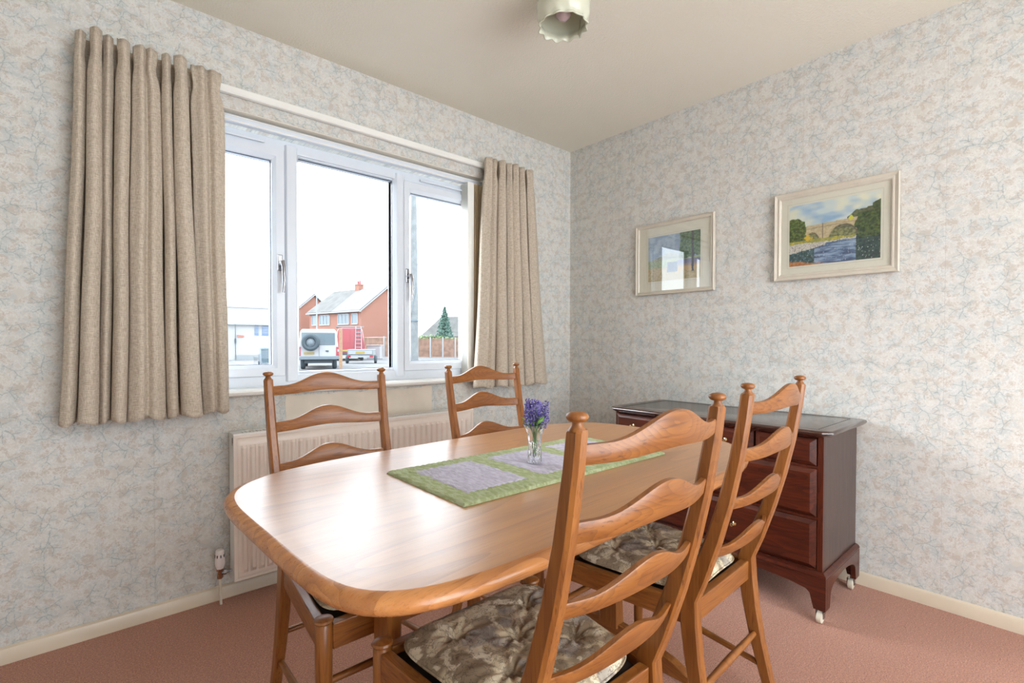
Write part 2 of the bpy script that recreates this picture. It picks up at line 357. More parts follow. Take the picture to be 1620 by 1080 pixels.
# casement sashes (left, right) and the fixed centre bead
for nm, x0, x1, z0, z1, wd, dy in (('casement', -2.335, -1.884, .917, 1.95, .05, .0), ('fixed_bead', -1.832, -1.305, .917, 1.955, .018, .006), ('casement', -1.270, -.80, .917, 1.945, .050, .0)):
    sh = ring(x0, x1, z0, z1, wd, FY0-.012+dy+(.02 if wd < .03 else 0), FY1-.01).build(nm, M['upvc'], win, smooth=20)
    g = wd-.001
    MB().box(x0+g, x1-g, .098, .104, z0+g, z1-g).build('pane', M['pane'], sh)
    gk = MB()
    for a, b, c_, d in ((x0+g, x0+g+.004, z0+g, z1-g), (x1-g-.004, x1-g, z0+g, z1-g), (x0+g, x1-g, z1-g-.004, z1-g), (x0+g, x1-g, z0+g, z0+g+.003)): gk.box(a, b, .094, .097, c_, d)
    gk.build('gasket', M['gasket'], sh)
def handle(x, z):
    h = MB().box(x-.011, x+.011, FY0-.020, FY0-.012, z-.035, z+.04)
    o = h.build('window_handle', M['chrome'], win, bevel=.004)
    hh = MB().lathe([(.0, -.03), (.012, -.03), (.013, -.01), (.011, 0), (.0, 0)], (x+.003, FY0-.018, z), 14, axis='y')
    hh.tube([(x+.003, FY0-.044, z+.008), (x+.006, FY0-.052, z-.02), (x+.007, FY0-.056, z-.08), (x+.003, FY0-.052, z-.135)], [.011, .010, .009, .006], 10)
    hh.build('lever', M['chrome'], o, smooth=40)
handle(-1.905, 1.43); handle(-1.25, 1.43)
MB().box(OX0+.1, OX0+.40, FY0-.018, FY0-.010, 1.962, 1.974).box(OX1-.40, OX1-.10, FY0-.018, FY0-.010, 1.962, 1.974).build('trickle_vent', M['upvc'], win, bevel=.002)
sill = MB().prism([(.075, WZ0), (.075, WZ0+.022), (-.028, WZ0+.020), (-.036, WZ0+.012), (-.034, WZ0+.002), (-.026, WZ0-.004), (.0, WZ0-.004), (.0, WZ0)], WX0-.02, WX1+.02, 'yz').build('window_sill', M['paintwhite'], win, smooth=30)
# painted reveal lining
MB().box(WX0, WX1, .002, FY0, WZ1-.004, WZ1-.0005).box(WX1-.004, WX1-.0005, .002, FY0, WZ0+.02, WZ1-.004).box(WX0+.0005, WX0+.004, .002, FY0, WZ0+.02, WZ1-.004).build('window_reveal', plain('reveal_paint', (.80, .74, .64), .6, var=.02), win)
# blind head rail and stacked vanes
hb = empty('vertical_blind', (-.80, .03, 2.04), 'cream vertical blind drawn to the right of the window recess', 'blind')
def rel(o): return (-o.location.x, -o.location.y, -o.location.z)
r_ = MB().box(-1.57, .035, -.004, .03, -.034, -.004); r_.build('head_rail', M['upvc'], hb, bevel=.003)
MB().box(-1.57, .035, -.007, -.004, -.031, -.027).box(-1.57, .035, -.007, -.004, -.012, -.009).build('rail_groove', M['radtop'], hb)
for i in range(9):
    x = -.088+i*.0125
    m = MB(); n = 6
    m.grid(lambda u, v, x=x, i=i: (x+.004*math.sin(u*3.14)+.001*i, -.038+u*.075, -1.165+v*1.128), n, 1)
    m.build('vane', M['blindwhite'] if i == 0 else M['blindcream'], hb, solid=.0015, smooth=60)
MB().box(-.094, -.050, -.040, -.0385, -1.165, -.037).build('vane', M['blindwhite'], hb)
# curtain rail
tr = MB().prism([(-.008, 2.098), (-.028, 2.098), (-.032, 2.104), (-.032, 2.118), (-.024, 2.122), (-.024, 2.130), (-.008, 2.130)], -2.58, -.44, 'yz').build('curtain_rail', M['paintwhite'], smooth=20)
tag(tr, 'white curtain rail fixed to the wallpaper above the window', 'curtain rail')
for x in (-2.55, -2.1, -1.5, -.95, -.46): MB().box(x-.012, x+.012, -.008, 0, 2.10, 2.128).build('rail_bracket', M['paintwhite'], tr)

# ------------------------------------------------------------------ curtains
def px2x(px, y):      # pixel column -> wall coordinate at distance y from the window wall (depth plane)
    d = fwd+rgt*((px-810)/F_PX); k = (y-CAM.y)/d.y; return CAM.x+d.x*k
def catmull(P, n):
    out = []
    for i in range(len(P)-1):
        p0 = P[max(i-1, 0)]; p1 = P[i]; p2 = P[i+1]; p3 = P[min(i+2, len(P)-1)]
        for k in range(n):
            t = k/n
            out.append(tuple(.5*((2*p1[c])+(-p0[c]+p2[c])*t+(2*p0[c]-5*p1[c]+4*p2[c]-p3[c])*t*t+(-p0[c]+3*p1[c]-3*p2[c]+p3[c])*t**3) for c in (0, 1)))
    out.append(P[-1]); return out
def curtain(label, top, bot, z0, z1, depth_t, depth_b, recess, wave, seed):
    rnd = random.Random(seed); n = len(top)
    jz = [rnd.uniform(-.012, .008) for _ in range(n+1)]; jt = [rnd.uniform(-.9, .9) for _ in range(n)]
    def section(t, head):       # t 0 bottom .. 1 top ; head = amount of heading pinch
        P = []
        for i in range(n):
            (a, b), (c, d) = bot[i], top[i]
            yf_b, yf_t = -.085-depth_b*recess[i], -.070-depth_t*recess[i]
            tt = t**.8; yf = yf_b+(yf_t-yf_b)*tt
            xa = px2x(a, yf_b)*(1-tt)+px2x(c, yf_t)*tt; xb = px2x(b, yf_b)*(1-tt)+px2x(d, yf_t)*tt
            w_ = (xb-xa); cx = (xa+xb)/2
            w_ *= 1-.22*head*(1 if n > 3 else 0); cx += .004*jt[i]*head
            yv = -.040+.004*math.sin(i*2.1)-.012*max(0, min(1, (t-.84)/.06))
            hw = w_/2; sub = wave[i]
            P.append((cx-hw*.42, yv)); P.append((cx-hw*1.0, yv*.30+yf*.70)); P.append((cx-hw*.72, yf+.006))
            if sub:
                P.append((cx-hw*.30, yf-.010*(1-head*.3))); P.append((cx+hw*.02, yf+.016)); P.append((cx+hw*.36, yf-.006))
            else: P.append((cx, yf-.008))
            P.append((cx+hw*.72, yf+.006)); P.append((cx+hw*1.0, yv*.30+yf*.70)); P.append((cx+hw*.42, yv))
        return catmull(P, 4)
    rows = [0, .01, .02, .05, .1, .18, .26, .34, .42, .5, .58, .66, .74, .8, .85, .89, .92, .935, .945, .955, .965, .98, 1]
    rings = []
    for r in rows:
        t = r; hd = math.exp(-((r-.94)/.022)**2)*1.0+(.55 if r > .94 else 0); hd = min(hd, 1)
        sec = section(t, hd); k = len(sec)
        ring = []
        for j, (x, y) in enumerate(sec):
            i = min(int(j/k*n), n-1); fz = (jz[i]*(1 if r > .9 else 0))*(r-.9)/.1 if r > .9 else 0
            dz = .006*math.sin(j*.35+seed)*(1-r)
            ring.append((x+.0025*math.sin(r*9+i*1.7+seed)*math.sin(math.pi*r), min(y, -.034), z0+(z1-z0)*r+fz+dz))
        rings.append(ring)
    root = empty('curtain', (rings[0][0][0]*.5+rings[0][-1][0]*.5, -.09, z0), label, 'curtain', 'linen curtains at the window')
    L = root.location
    def shift(rr): return [[(p[0]-L.x, p[1]-L.y, p[2]-L.z) for p in r_] for r_ in rr]
    MB().loft(shift(rings), closed=False).build('drape', M['linen'], root, smooth=180, solid=.003, fix=False)
    # white lining just behind, and the heading tape
    ll = []
    for i, r_ in enumerate(rings):
        xa, xb = min(p[0] for p in r_)+.055, max(p[0] for p in r_)-.006; z = sum(p[2] for p in r_)/len(r_)+(.012 if i == 0 else (-.012 if i == len(rings)-1 else 0))
        ll.append([(xa+(xb-xa)*k/24, (-.024 if i < 17 else -.036)+.003*math.sin(k*1.9), z) for k in range(25)])
    MB().loft(shift(ll), closed=False).build('lining', M['lining'], root, smooth=180, fix=False)
    return root
curtain('wide beige linen curtain hanging left of the window, pleated at the top',
        [(126, 144), (147, 168), (169, 186), (190, 212), (215, 258), (261, 276), (279, 301), (304, 358)],
        [(91, 117), (121, 154), (155, 172), (176, 199), (201, 263), (266, 283), (289, 322), (323, 363)],
        .792, 2.135, .060, .090, [.55, 1, .55, 1, .8, .8, 1, .35], [0, 0, 0, 0, 1, 0, 0, 1], 1)
curtain('narrow beige linen curtain in the corner right of the window',
        [(770, 790), (792, 802), (803, 812), (813, 822), (823, 832), (834, 845)],
        [(757, 786), (790, 807), (808, 819), (820, 833), (835, 849), (850, 869)],
        .812, 2.135, .050, .075, [.8, 1, .7, .9, .8, .6], [1, 0, 0, 0, 0, 0], 5)

# ------------------------------------------------------------------ radiator
rd = empty('radiator', (-1.53, -.06, .094), 'white panel radiator with vertical flutes under the window', 'radiator')
RW, RH = 1.21, .60; x0 = -RW/2
def panel(y_face, sgn, name):
    m = MB(); nfl = 36; pitch = (RW-.05)/nfl; xs = [x0+.004]; ys = [0]
    prof = [(x0, 0)]
    for i in range(nfl):
        a = x0+.025+i*pitch
        prof += [(a+pitch*.10, 0), (a+pitch*.30, .010), (a+pitch*.62, .010), (a+pitch*.82, 0)]
    prof += [(-x0, 0)]
    zr = [(0, 0), (.028, 0), (.044, 1), (RH-.058, 1), (RH-.048, 0), (RH-.012, 0)]
    rows = [[(x, y_face+sgn*(-d*k), z) for x, d in prof] for z, k in zr]
    m.loft([[(x, y, z) for x, y, z in r_] for r_ in rows], closed=False)
    return m.build(name, M['radiator'], rd, smooth=28, solid=.002, fix=False)
# flutes stand proud toward the room
panel(-.040, 1, 'front_panel'); panel(.030, -1, 'back_panel')
MB().box(x0, x0+.006, -.043, .033, .002, RH-.004).build('end_panel', M['radtop'], rd, bevel=.002); MB().box(-x0-.006, -x0, -.043, .033, .002, RH-.004).build('end_panel', M['radtop'], rd, bevel=.002)
MB().box(x0, -x0, -.0435, -.0405, 0, .010).box(x0, -x0, -.0435, -.0405, RH-.016, RH-.004).box(x0, x0+.014, -.0435, -.0405, .010, RH-.016).box(-x0-.014, -x0, -.0435, -.0405, .010, RH-.016).build('panel_rim', M['radiator'], rd, bevel=.0015)
tp = MB().box(x0, -x0, -.044, -.030, RH-.004, RH+.003).box(x0, -x0, .022, .034, RH-.004, RH+.003)
nb = 84
for i in range(nb+1):
    a = x0+.02+i*(RW-.04)/nb; tp.box(a-.0035, a+.0035, -.030, .022, RH-.002, RH+.002)
tp.box(x0, x0+.03, -.030, .022, RH-.002, RH+.003).box(-x0-.03, -x0, -.030, .022, RH-.002, RH+.003)
tp.build('top_grille', M['radtop'], rd)
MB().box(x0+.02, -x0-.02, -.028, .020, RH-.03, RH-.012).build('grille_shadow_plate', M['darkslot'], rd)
MB().box(x0-.0008, x0, -.025, -.022, RH-.045, RH-.015).box(x0-.0008, x0, -.034, -.031, RH-.035, RH-.012).build('end_slot', M['darkslot'], rd)
for a in (-.4, .36): MB().box(a, a+.04, .033, .056, .05, RH-.08).build('wall_bracket', M['radtop'], rd)
tv = empty('radiator_valve', (-2.178, -.062, .0), 'white thermostatic valve on a pipe at the left end of the radiator', 'valve')
pf = [(0, .228), (.012, .228), (.0155, .224), (.0165, .21), (.018, .18), (.0175, .166), (.014, .158), (.012, .150), (0, .150)]
MB().lathe(pf[::-1], n=24).build('thermostat_head', M['trv'], tv, smooth=35)
sl_ = MB()
for k in range(8):
    a = k*math.pi/4; sl_.box(.0163*math.cos(a)-.0018, .0163*math.cos(a)+.0018, .0163*math.sin(a)-.0018, .0163*math.sin(a)+.0018, .198, .209)
sl_.build('head_slot', M['darkslot'], tv)
MB().lathe([(0, .110), (.009, .110), (.011, .114), (.011, .125), (.0085, .127), (.0085, .140), (.013, .141), (.013, .151), (0, .151)], n=6).build('valve_body', M['copper'], tv, smooth=30)
MB().tube([(.006, 0, .132), (.030, 0, .132)], .0075, 10).tube([(.012, 0, .132), (.022, 0, .132)], .011, 6).tube([(.028, 0, .132), (.044, 0, .132)], .0055, 10).build('union_nut', M['chrome'], tv, smooth=30)
MB().tube([(0, 0, .112), (0, 0, .05), (.004, .006, .0)], .0052, 10).build('pipe', M['castor'], tv, smooth=40)

# ------------------------------------------------------------------ ceiling lamp
lp = empty('ceiling_lamp', (-1.255, -1.09, 2.4), 'frilled opal glass pendant lamp hanging from the ceiling', 'lamp')
MB().lathe([(0, 0), (.055, 0), (.052, -.012), (.03, -.022), (.012, -.03), (0, -.03)], n=28).build('ceiling_rose', M['blindwhite'], lp, smooth=40)
MB().lathe([(0, -.015), (.016, -.015), (.018, -.04), (.024, -.052), (.024, -.064), (0, -.064)], n=20).build('lamp_holder', M['brass'], lp, smooth=40)
def shade_pt(u, v):
    th = u*2*math.pi; prof = [(.026, -.022), (.050, -.028), (.082, -.056), (.097, -.100), (.094, -.135), (.085, -.155), (.084, -.164), (.088, -.172)]
    x = v*(len(prof)-1); i = min(int(x), len(prof)-2); f_ = x-i; r = prof[i][0]*(1-f_)+prof[i+1][0]*f_; z = prof[i][1]*(1-f_)+prof[i+1][1]*f_
    k = max(0, v-.45)/.55; r += .005*k*k*math.cos(12*th); z += -.005*k*k*(.5+.5*math.cos(12*th+.6))+.001*k
    return (r*math.cos(th), r*math.sin(th), z)
MB().grid(shade_pt, 108, 28).build('lamp_shade', M['shade'], lp, smooth=180, solid=.004, fix=False)
MB().lathe([(0, -.150), (.012, -.147), (.025, -.135), (.030, -.118), (.026, -.097), (.014, -.078), (.013, -.06), (0, -.06)], n=20).build('bulb', M['bulbm'], lp, smooth=180)

# ------------------------------------------------------------------ table
TCX, TCY, TZ = -1.603, -1.302, .720
tb = empty('dining_table', (TCX, TCY, 0), 'honey coloured wooden dining table with rounded ends in the middle of the room', 'table', rz=.04)
def sup(th, a, b):
    n = (4.5, 4.2, 7.0, 3.2)[int((th % (2*math.pi))//(math.pi/2))]     # corners rounded a little differently
    c, s_ = math.cos(th), math.sin(th); r = (abs(c/a)**n+abs(s_/b)**n)**(-1/n); return r*c, r*s_
def ths(n): # denser at corners
    out = []
    for i in range(n):
        out.append(2*math.pi*i/n)
    return out
A_, B_ = .766, .456; NT_ = 240
prof = [(-.045, 0.0), (-.020, -.0005), (-.011, -.002), (-.005, -.006), (-.001, -.012), (0, -.017), (-.002, -.023), (-.007, -.029), (-.014, -.0325), (-.03, -.034)]
rings = [[(*sup(t_, A_+d, B_+d), TZ+z) for t_ in ths(NT_)] for d, z in prof]
m = MB(); rr = rings[0]
m.loft(rings[:1]+rings[1:2], cap=False)
m.add(rr, [tuple(range(NT_))]); m.build('tabletop', M['table_top'], tb, smooth=50, fix=True)
m = MB(); m.loft(rings[1:], cap=False); m.add(rings[-1], [tuple(reversed(range(NT_)))]); m.build('table_edge', M['table_edge'], tb, smooth=60)
for LXo in (-.470, .420):
    s_ = 1
    pr = [(-.020, -.033), (-.012, -.040), (.012, -.040), (.020, -.033), (.020, .033), (.012, .040), (-.012, .040), (-.020, .033)]
    r_ = [[(s_*LXo+a*k, .02+b*k, z) for a, b in pr] for z, k in ((.07, 1.05), (.2, .95), (.45, .9), (.60, 1.0), (.655, 1.15))]
    MB().loft(r_).build('leg', M['ashz'], tb, smooth=30)
    ft = [(-.30, 0), (-.30, .022), (-.24, .050), (-.08, .082), (0, .088), (.08, .082), (.24, .050), (.30, .022), (.30, 0), (.22, 0), (.12, .018), (-.12, .018), (-.22, 0)]
    MB().prism([(a+.02, b) for a, b in ft], s_*LXo-.016, s_*LXo+.016, 'yz').build('foot', M['ashy'], tb, bevel=.003)
    MB().prism([(-.33, .686), (-.33, .665), (-.1, .640), (.16, .640), (.36, .665), (.36, .686)], s_*LXo-.018, s_*LXo+.018, 'yz').build('bearer', M['ashy'], tb, bevel=.003)
MB().box(-.470, .420, .010, .032, .60, .665).build('under_rail', M['ashx'], tb, bevel=.003)

# ------------------------------------------------------------------ chairs
def rv(z):   # rake of the rear posts: offset backwards at height z
    if z >= .44: return .416*(z-.44)-.298*(z-.44)**2
    return .086*((.44-z)/.44)**1.7
def make_chair():
    root = empty('dining_chair', (0, 0, 0), None, None)
    for s_ in (-1, 1):
        # rear leg and post in one swept piece
        rings = []
        for z, w_, d_ in ((0, .026, .030), (.1, .027, .033), (.2, .029, .037), (.3, .030, .041), (.38, .031, .044), (.44, .031, .044), (.5, .030, .042), (.6, .028, .038), (.7, .026, .034), (.8, .025, .031), (.9, .024, .028), (.952, .0235, .027), (.956, .021, .0245)):
            inner = .164+.021*max(0, z-.44) if z > .44 else .164+.012*(.44-z)/.44
            cu = s_*(inner+w_/2); cv = rv(z); ch = .0055 if z > .5 else .004
            a, b = w_/2, d_/2
            ring = [(cu-a, cv-b+ch, z), (cu-a+ch, cv-b, z), (cu+a-ch, cv-b, z), (cu+a, cv-b+ch, z), (cu+a, cv+b-ch, z), (cu+a-ch, cv+b, z), (cu-a+ch, cv+b, z), (cu-a, cv+b-ch, z)]
            rings.append(ring)
        lg = MB().loft(rings).build('leg', M['ashz'], root, smooth=25)
        cu, cv = s_*(.164+.021*.516+.0118), rv(.956)
        MB().lathe([(0, .954), (.0124, .954), (.0108, .957), (.0080, .961), (.0070, .9655), (.0110, .9665), (.0143, .9695), (.0153, .9725), (.0140, .9760), (.0090, .9788), (0, .9800)], (cu, cv, 0), 24).build('finial', M['ashz'], lg, smooth=60)
        # front leg, turned, mushroom cap
        MB().lathe([(0, 0), (.0135, 0), (.0150, .06), (.0175, .2), (.0190, .35), (.0190, .431), (.0165, .4345), (.0165, .4365), (.0205, .438), (.0222, .4415), (.0200, .4455), (.012, .4485), (0, .4495)], (s_*.211, -.384, 0), 24).build('leg', M['ashz'], root, smooth=40)
    # four back slats, bowed backwards and humped
    for zt, zb in ((.934, .906), (.825, .794), (.702, .676), (.574, .547)):
        zc = (zt+zb)/2; half = .164+.021*(zc-.44)+.004; v0 = rv(zc); slope = (rv(zc+.02)-rv(zc-.02))/.04
        rings = []; n = 28
        for i in range(n+1):
            q = -1+2*i/n; u = q*half; hump = .5+.5*math.cos(math.pi*min(1, abs(q)/.80)); hump = hump**1.15
            top = zt+.036*hump; bot = zb+.006*hump; bow = .030*(1-q*q)**1.0
            hb_ = (top-bot)/2; zc2 = (top+bot)/2; th = .0065
            ring = []
            for (a, b) in ((-.7, -1), (.7, -1), (1, -.82), (1, .82), (.7, 1), (-.7, 1), (-1, .82), (-1, -.82)):
                z = zc2+b*hb_ if abs(b) == 1 else zc2+b/.82*(hb_-.004)
                ring.append((u, v0+bow+slope*(z-zc)+a*th, z))
            rings.append(ring)
        MB().loft(rings).build('back_slat', M['ashx'], root, smooth=35)
    # seat rails
    MB().box(-.164, .164, -.012, .012, .375, .430).build('seat_rail', M['ashx'], root, bevel=.003)
    MB().box(-.194, .194, -.396, -.372, .372, .432).build('seat_rail', M['ashx'], root, bevel=.003)
    for s_ in (-1, 1):
        p = [(s_*.180-.012, -.018), (s_*.180+.012, -.018), (s_*.211+.012, -.368), (s_*.211-.012, -.368)]
        MB().prism(p, .375, .431).build('seat_rail', M['ashy'], root, bevel=.003)
    MB().prism([(-.168, -.012), (.168, -.012), (.198, -.372), (-.198, -.372)], .400, .412).build('seat_panel', plain_dark, root)
    # stretchers
    for s_ in (-1, 1):
        MB().tube([(s_*.183, rv(.13)-.012, .130), (s_*.197, -.18, .152), (s_*.211, -.372, .165)], [.008, .0105, .008], 12).build('stretcher', M['ashy'], root, smooth=60)
    MB().tube([(-.197, -.384, .298), (0, -.384, .298), (.197, -.384, .298)], [.008, .0105, .008], 12).build('stretcher', M['ashx'], root, smooth=60)
    MB().tube([(-.166, rv(.22), .22), (0, rv(.22), .22), (.166, rv(.22), .22)], [.008, .0105, .008], 12).build('stretcher', M['ashx'], root, smooth=60)
    return root
plain_dark = plain('seat_webbing', (.035, .022, .018), .9)
proto = make_chair()
# (x, y, rotation, label)
chairs = [(-1.982, -.853+.004, -.006, 'ladder-back chair on the window side of the table, nearer the left end', False),
          (-1.310, -.837+.004, .032, 'ladder-back chair on the window side of the table, nearer the room corner', False),
          (-1.930, -1.792+.008, math.pi-.016, 'large foreground ladder-back chair seen from behind, nearest the viewer', True),
          (-1.298, -1.724+.006, math.pi+.046, 'ladder-back chair on the near side of the table, in front of the dark chest', True)]
croots = []
for i, (x, y, rz, lab, near) in enumerate(chairs):
    o = proto if i == 0 else copy_tree(proto)
    o.location = (x, y, 0); o.rotation_euler = (0, 0, rz)
    tag(o, lab, 'chair', 'wooden ladder-back dining chairs'); croots.append(o)

# ------------------------------------------------------------------ seat cushions
def make_cushion(seed):
    rnd = random.Random(seed); mnoise.seed_set(seed+1)
    tufts = [(-.085, -.115), (.085, -.115), (-.095, -.275), (.095, -.275), (0, -.195)]
    def shape(u, v, side):   # u,v in 0..1
        a, b = u*2-1, v*2-1
        n = 5.0; k = (abs(a)**n+abs(b)**n)**(1/n); m_ = max(abs(a), abs(b)); kk = (m_/k) if k > 1e-6 else 1
        a2, b2 = a*kk, b*kk
        vy = -.190+b2*.184; hw = .158+(-vy)*.118
        x = a2*hw; edge = min(1, (1-m_)/.30); prof = math.sqrt(max(0, 1-(1-edge)**2))
        h = .027*prof
        for tx, ty in tufts:
            dx, dy = x-tx, vy-ty; d = math.hypot(dx, dy); an = math.atan2(dy, dx)
            h -= (.018*math.exp(-(d/.015)**2)+.0036*math.exp(-(d/.05)**2)*(1+math.cos(9*an+seed)))*prof
        h += .0028*prof*mnoise.noise(Vector((x*38, vy*38, seed)))+.0016*prof*mnoise.noise(Vector((x*90, vy*90, seed+5)))
        if side < 0: h = .010*prof
        return (x, vy, .430+.013+side*h+(.004*math.sin(a*3+seed)*(m_**4)))
    root = empty('seat_cushion', (0, 0, 0), None, None)
    N_ = 90
    m = MB(); m.grid(lambda u, v: shape(u, v, 1), N_, N_); m.grid(lambda u, v: shape(u, v, -1), 20, 20)
    m.build('cover', M['tapestry'], root, smooth=180)
    pts = []
    for i in range(121):
        th = 2*math.pi*i/120; a, b = math.cos(th), math.sin(th); k = max(abs(a), abs(b)); p = shape((a/k+1)/2, (b/k+1)/2, 1); pts.append((p[0], p[1], p[2]))
    MB().tube(pts, .0028, 8).build('piping', M['tapestry'], root, smooth=180)
    for tx, ty in tufts:
        MB().lathe([(0, .437), (.007, .440), (.0065, .444), (.003, .4455), (0, .446)], (tx, ty, 0), 12).build('button', M['tapestry'], root, smooth=180)
    MB().box(.125, .152, -.012, -.010, .438, .444).box(.150, .158, -.014, -.008, .437, .445).build('zip_pull', M['castor'], root, bevel=.001)
    return root
labs = ['floral tapestry cushion on the window-side chair at the left end of the table', 'floral tapestry cushion on the window-side chair nearer the corner',
        'large floral tapestry cushion on the foreground chair', 'floral tapestry cushion on the chair in front of the dark chest']
protoc = make_cushion(2)
for i, (x, y, rz, lab, near) in enumerate(chairs):
    o = protoc if i == 0 else (make_cushion(4) if i == 2 else copy_tree(protoc))
    o.location = (x, y, 0); o.rotation_euler = (0, 0, rz); tag(o, labs[i], 'cushion', 'tapestry seat cushions')

# ------------------------------------------------------------------ quilted mat, vase, lavender
mat = empty('table_runner', (-1.61, -1.322, TZ), 'quilted green runner with three lilac squares lying along the table', 'table runner', rz=math.radians(-.6))
MX, MY = .385, .178
def puff(x, y, ku=95., seedv=0., amp=.0036):
    w_ = x+.35*y+.007*mnoise.noise(Vector((x*14, y*14, 3.1+seedv)))
    brk = .55+.45*mnoise.noise(Vector((x*30, y*16, seedv+2)))*2
    return amp*(1-abs(math.sin(w_*ku*1.8))**1.5*brk)-.001
def bz(x, y):
    e = min(MX-abs(x), MY-abs(y)); return .0050*min(1, max(0, e/.006))**.5
gm = MB(); NX, NY = 230, 110
gm.grid(lambda u, v: ((u*2-1)*MX, (v*2-1)*MY, .0015+bz((u*2-1)*MX, (v*2-1)*MY)+(puff((u*2-1)*MX, (v*2-1)*MY) if 0 < u < 1 and 0 < v < 1 else -.001)), NX, NY)
gm.box(-MX+.001, MX-.001, -MY+.001, MY-.001, .0003, .0028)
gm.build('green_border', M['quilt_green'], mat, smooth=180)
for cx in (-.242, 0, .242):
    hx, hy = .093, .122
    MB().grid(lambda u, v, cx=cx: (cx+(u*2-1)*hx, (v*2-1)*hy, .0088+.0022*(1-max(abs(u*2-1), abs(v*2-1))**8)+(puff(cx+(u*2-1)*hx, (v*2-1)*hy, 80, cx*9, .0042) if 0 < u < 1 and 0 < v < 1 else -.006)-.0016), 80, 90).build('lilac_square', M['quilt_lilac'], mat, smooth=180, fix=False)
VX, VY, VZ = -1.650, -1.352, TZ+.0105
va = empty('vase', (VX, VY, VZ), 'small cut crystal vase standing on the quilted runner', 'vase')
def vr(z):
    P = [(0, .0205), (.010, .0215), (.03, .0200), (.055, .0185), (.08, .0205), (.10, .0270), (.112, .0335)]
    for (z0, r0), (z1, r1) in zip(P, P[1:]):
        if z <= z1: k = (z-z0)/(z1-z0); k = k*k*(3-2*k); return r0+(r1-r0)*k
    return P[-1][1]
rings = []; n = 96; nz = 30
for i in range(nz+1):
    z = .112*i/nz; ring = []
    for j in range(n):
        th = 2*math.pi*j/n; c_ = .0016*abs(math.sin(6*th+z*55))*(1 if z < .06 else .35)+.0014*abs(math.sin(6*th-z*55))*(1 if z < .06 else .2)
        ring.append(((vr(z)-c_)*math.cos(th), (vr(z)-c_)*math.sin(th), z))
    rings.append(ring)
for i in range(nz, 1, -1):
    z = .112*i/nz; rings.append([((vr(z)-.0042)*math.cos(2*math.pi*j/n), (vr(z)-.0042)*math.sin(2*math.pi*j/n), z+(.0005 if i == nz else 0)) for j in range(n)])
MB().loft(rings).build('vase_body', M['crystal'], va, smooth=22)
bq = empty('lavender_bunch', (VX, VY, VZ+.02), 'bunch of purple lavender with green leaves in the crystal vase', 'flowers')
rnd = random.Random(11)
heads = [(-.024, -.008), (-.015, .010), (-.006, -.012), (.002, .008), (.010, -.006), (.020, .006), (.032, -.004), (-.010, -.002), (.014, .012), (.004, -.016), (.024, -.012), (-.020, .002)]
for k, (hx, hy) in enumerate(heads):
    # spread sideways as seen in the room
    top = (hx*.75+hy*.3, -hx*.66+hy*.6, .148+rnd.uniform(-.014, .010)-abs(hx)*.35)
    st = MB().tube([(hx*.15, hy*.15, .0), (hx*.25, hy*.25, .06), (top[0]*.8, top[1]*.8, .10), (top[0], top[1], top[2])], .0011, 6).build('stem', M['stem'], bq, smooth=60)
    fl = MB()
    for j in range(46):
        q = j/46; th = j*2.4; r_ = .0085*(1-.45*q); z = top[2]-.050+.062*q
        fx = 1-(top[2]-z)*1.2; c = (top[0]*fx+r_*math.cos(th)*rnd.uniform(.6, 1), top[1]*fx+r_*math.sin(th)*rnd.uniform(.6, 1), z+rnd.uniform(-.002, .002))
        s_ = rnd.uniform(.0022, .0036); d = Vector((math.cos(th), math.sin(th), .9)).normalized()*s_*1.6
        a = Vector((-math.sin(th), math.cos(th), 0))*s_; b = Vector((math.cos(th)*-.6, math.sin(th)*-.6, .7))*s_; c = Vector(c)
        fl.add([c-d*.4, c+a, c+b, c-a, c-b, c+d], [(0, 2, 1), (0, 3, 2), (0, 4, 3), (0, 1, 4), (5, 1, 2), (5, 2, 3), (5, 3, 4), (5, 4, 1)])
    fl.build('flower_spike', M['lav'], bq)
for k in range(11):
    th = k*2.1+.4; L_ = rnd.uniform(.026, .042); o_ = Vector((.008*math.cos(th), .008*math.sin(th), .088+rnd.uniform(-.012, .006)))
    d = Vector((math.cos(th), math.sin(th), .75)).normalized(); sd = Vector((-math.sin(th), math.cos(th), 0))
    pts = [o_+d*L_*q for q in (0, .3, .6, .85, 1)]; wd = (.001, .0075, .009, .006, .0004)
    m = MB(); vs = []
    for p, w_ in zip(pts, wd): vs += [p-sd*w_, p+Vector((0, 0, -.0015)), p+sd*w_]
    m.add(vs, [(i*3+j, i*3+j+1, i*3+j+4, i*3+j+3) for i in range(4) for j in range(2)]); m.build('leaf', M['leaf'], bq, solid=.0006, smooth=60)

# ------------------------------------------------------------------ chest of drawers
ch = empty('chest_of_drawers', (-.27, -1.245, 0), 'dark mahogany chest of drawers on white castors against the right wall', 'chest')
cx0, cx1 = -.49+.27, -.06+.27       # local: front (toward -x) to back
cy0, cy1 = -.480, .480
MB().box(cx0+.012, cx1, cy0, cy0+.018, .19, .712).build('side_panel', M['mahside'], ch, bevel=.001); MB().box(cx0+.012, cx1, cy1-.018, cy1, .19, .712).build('side_panel', M['mahside'], ch, bevel=.001)
MB().box(cx1-.008, cx1, cy0+.018, cy1-.018, .19, .712).build('back_panel', M['mahside'], ch)
fm = MB()
fm.box(cx0, cx0+.012, cy0, cy0+.020, .19, .712).box(cx0, cx0+.012, cy1-.020, cy1, .19, .712)
for z in (.197, .398, .593): fm.box(cx0+.002, cx0+.30, cy0+.018, cy1-.018, z-.007, z+.005)
for y in (-.235, 0, .235): fm.box(cx0+.002, cx0+.30, y-.006, y+.006, .598, .712)
fm.box(cx0+.004, cx0+.3, cy0+.018, cy1-.018, .704, .712)
fm.build('face_frame', M['mahz'], ch, bevel=.0012)
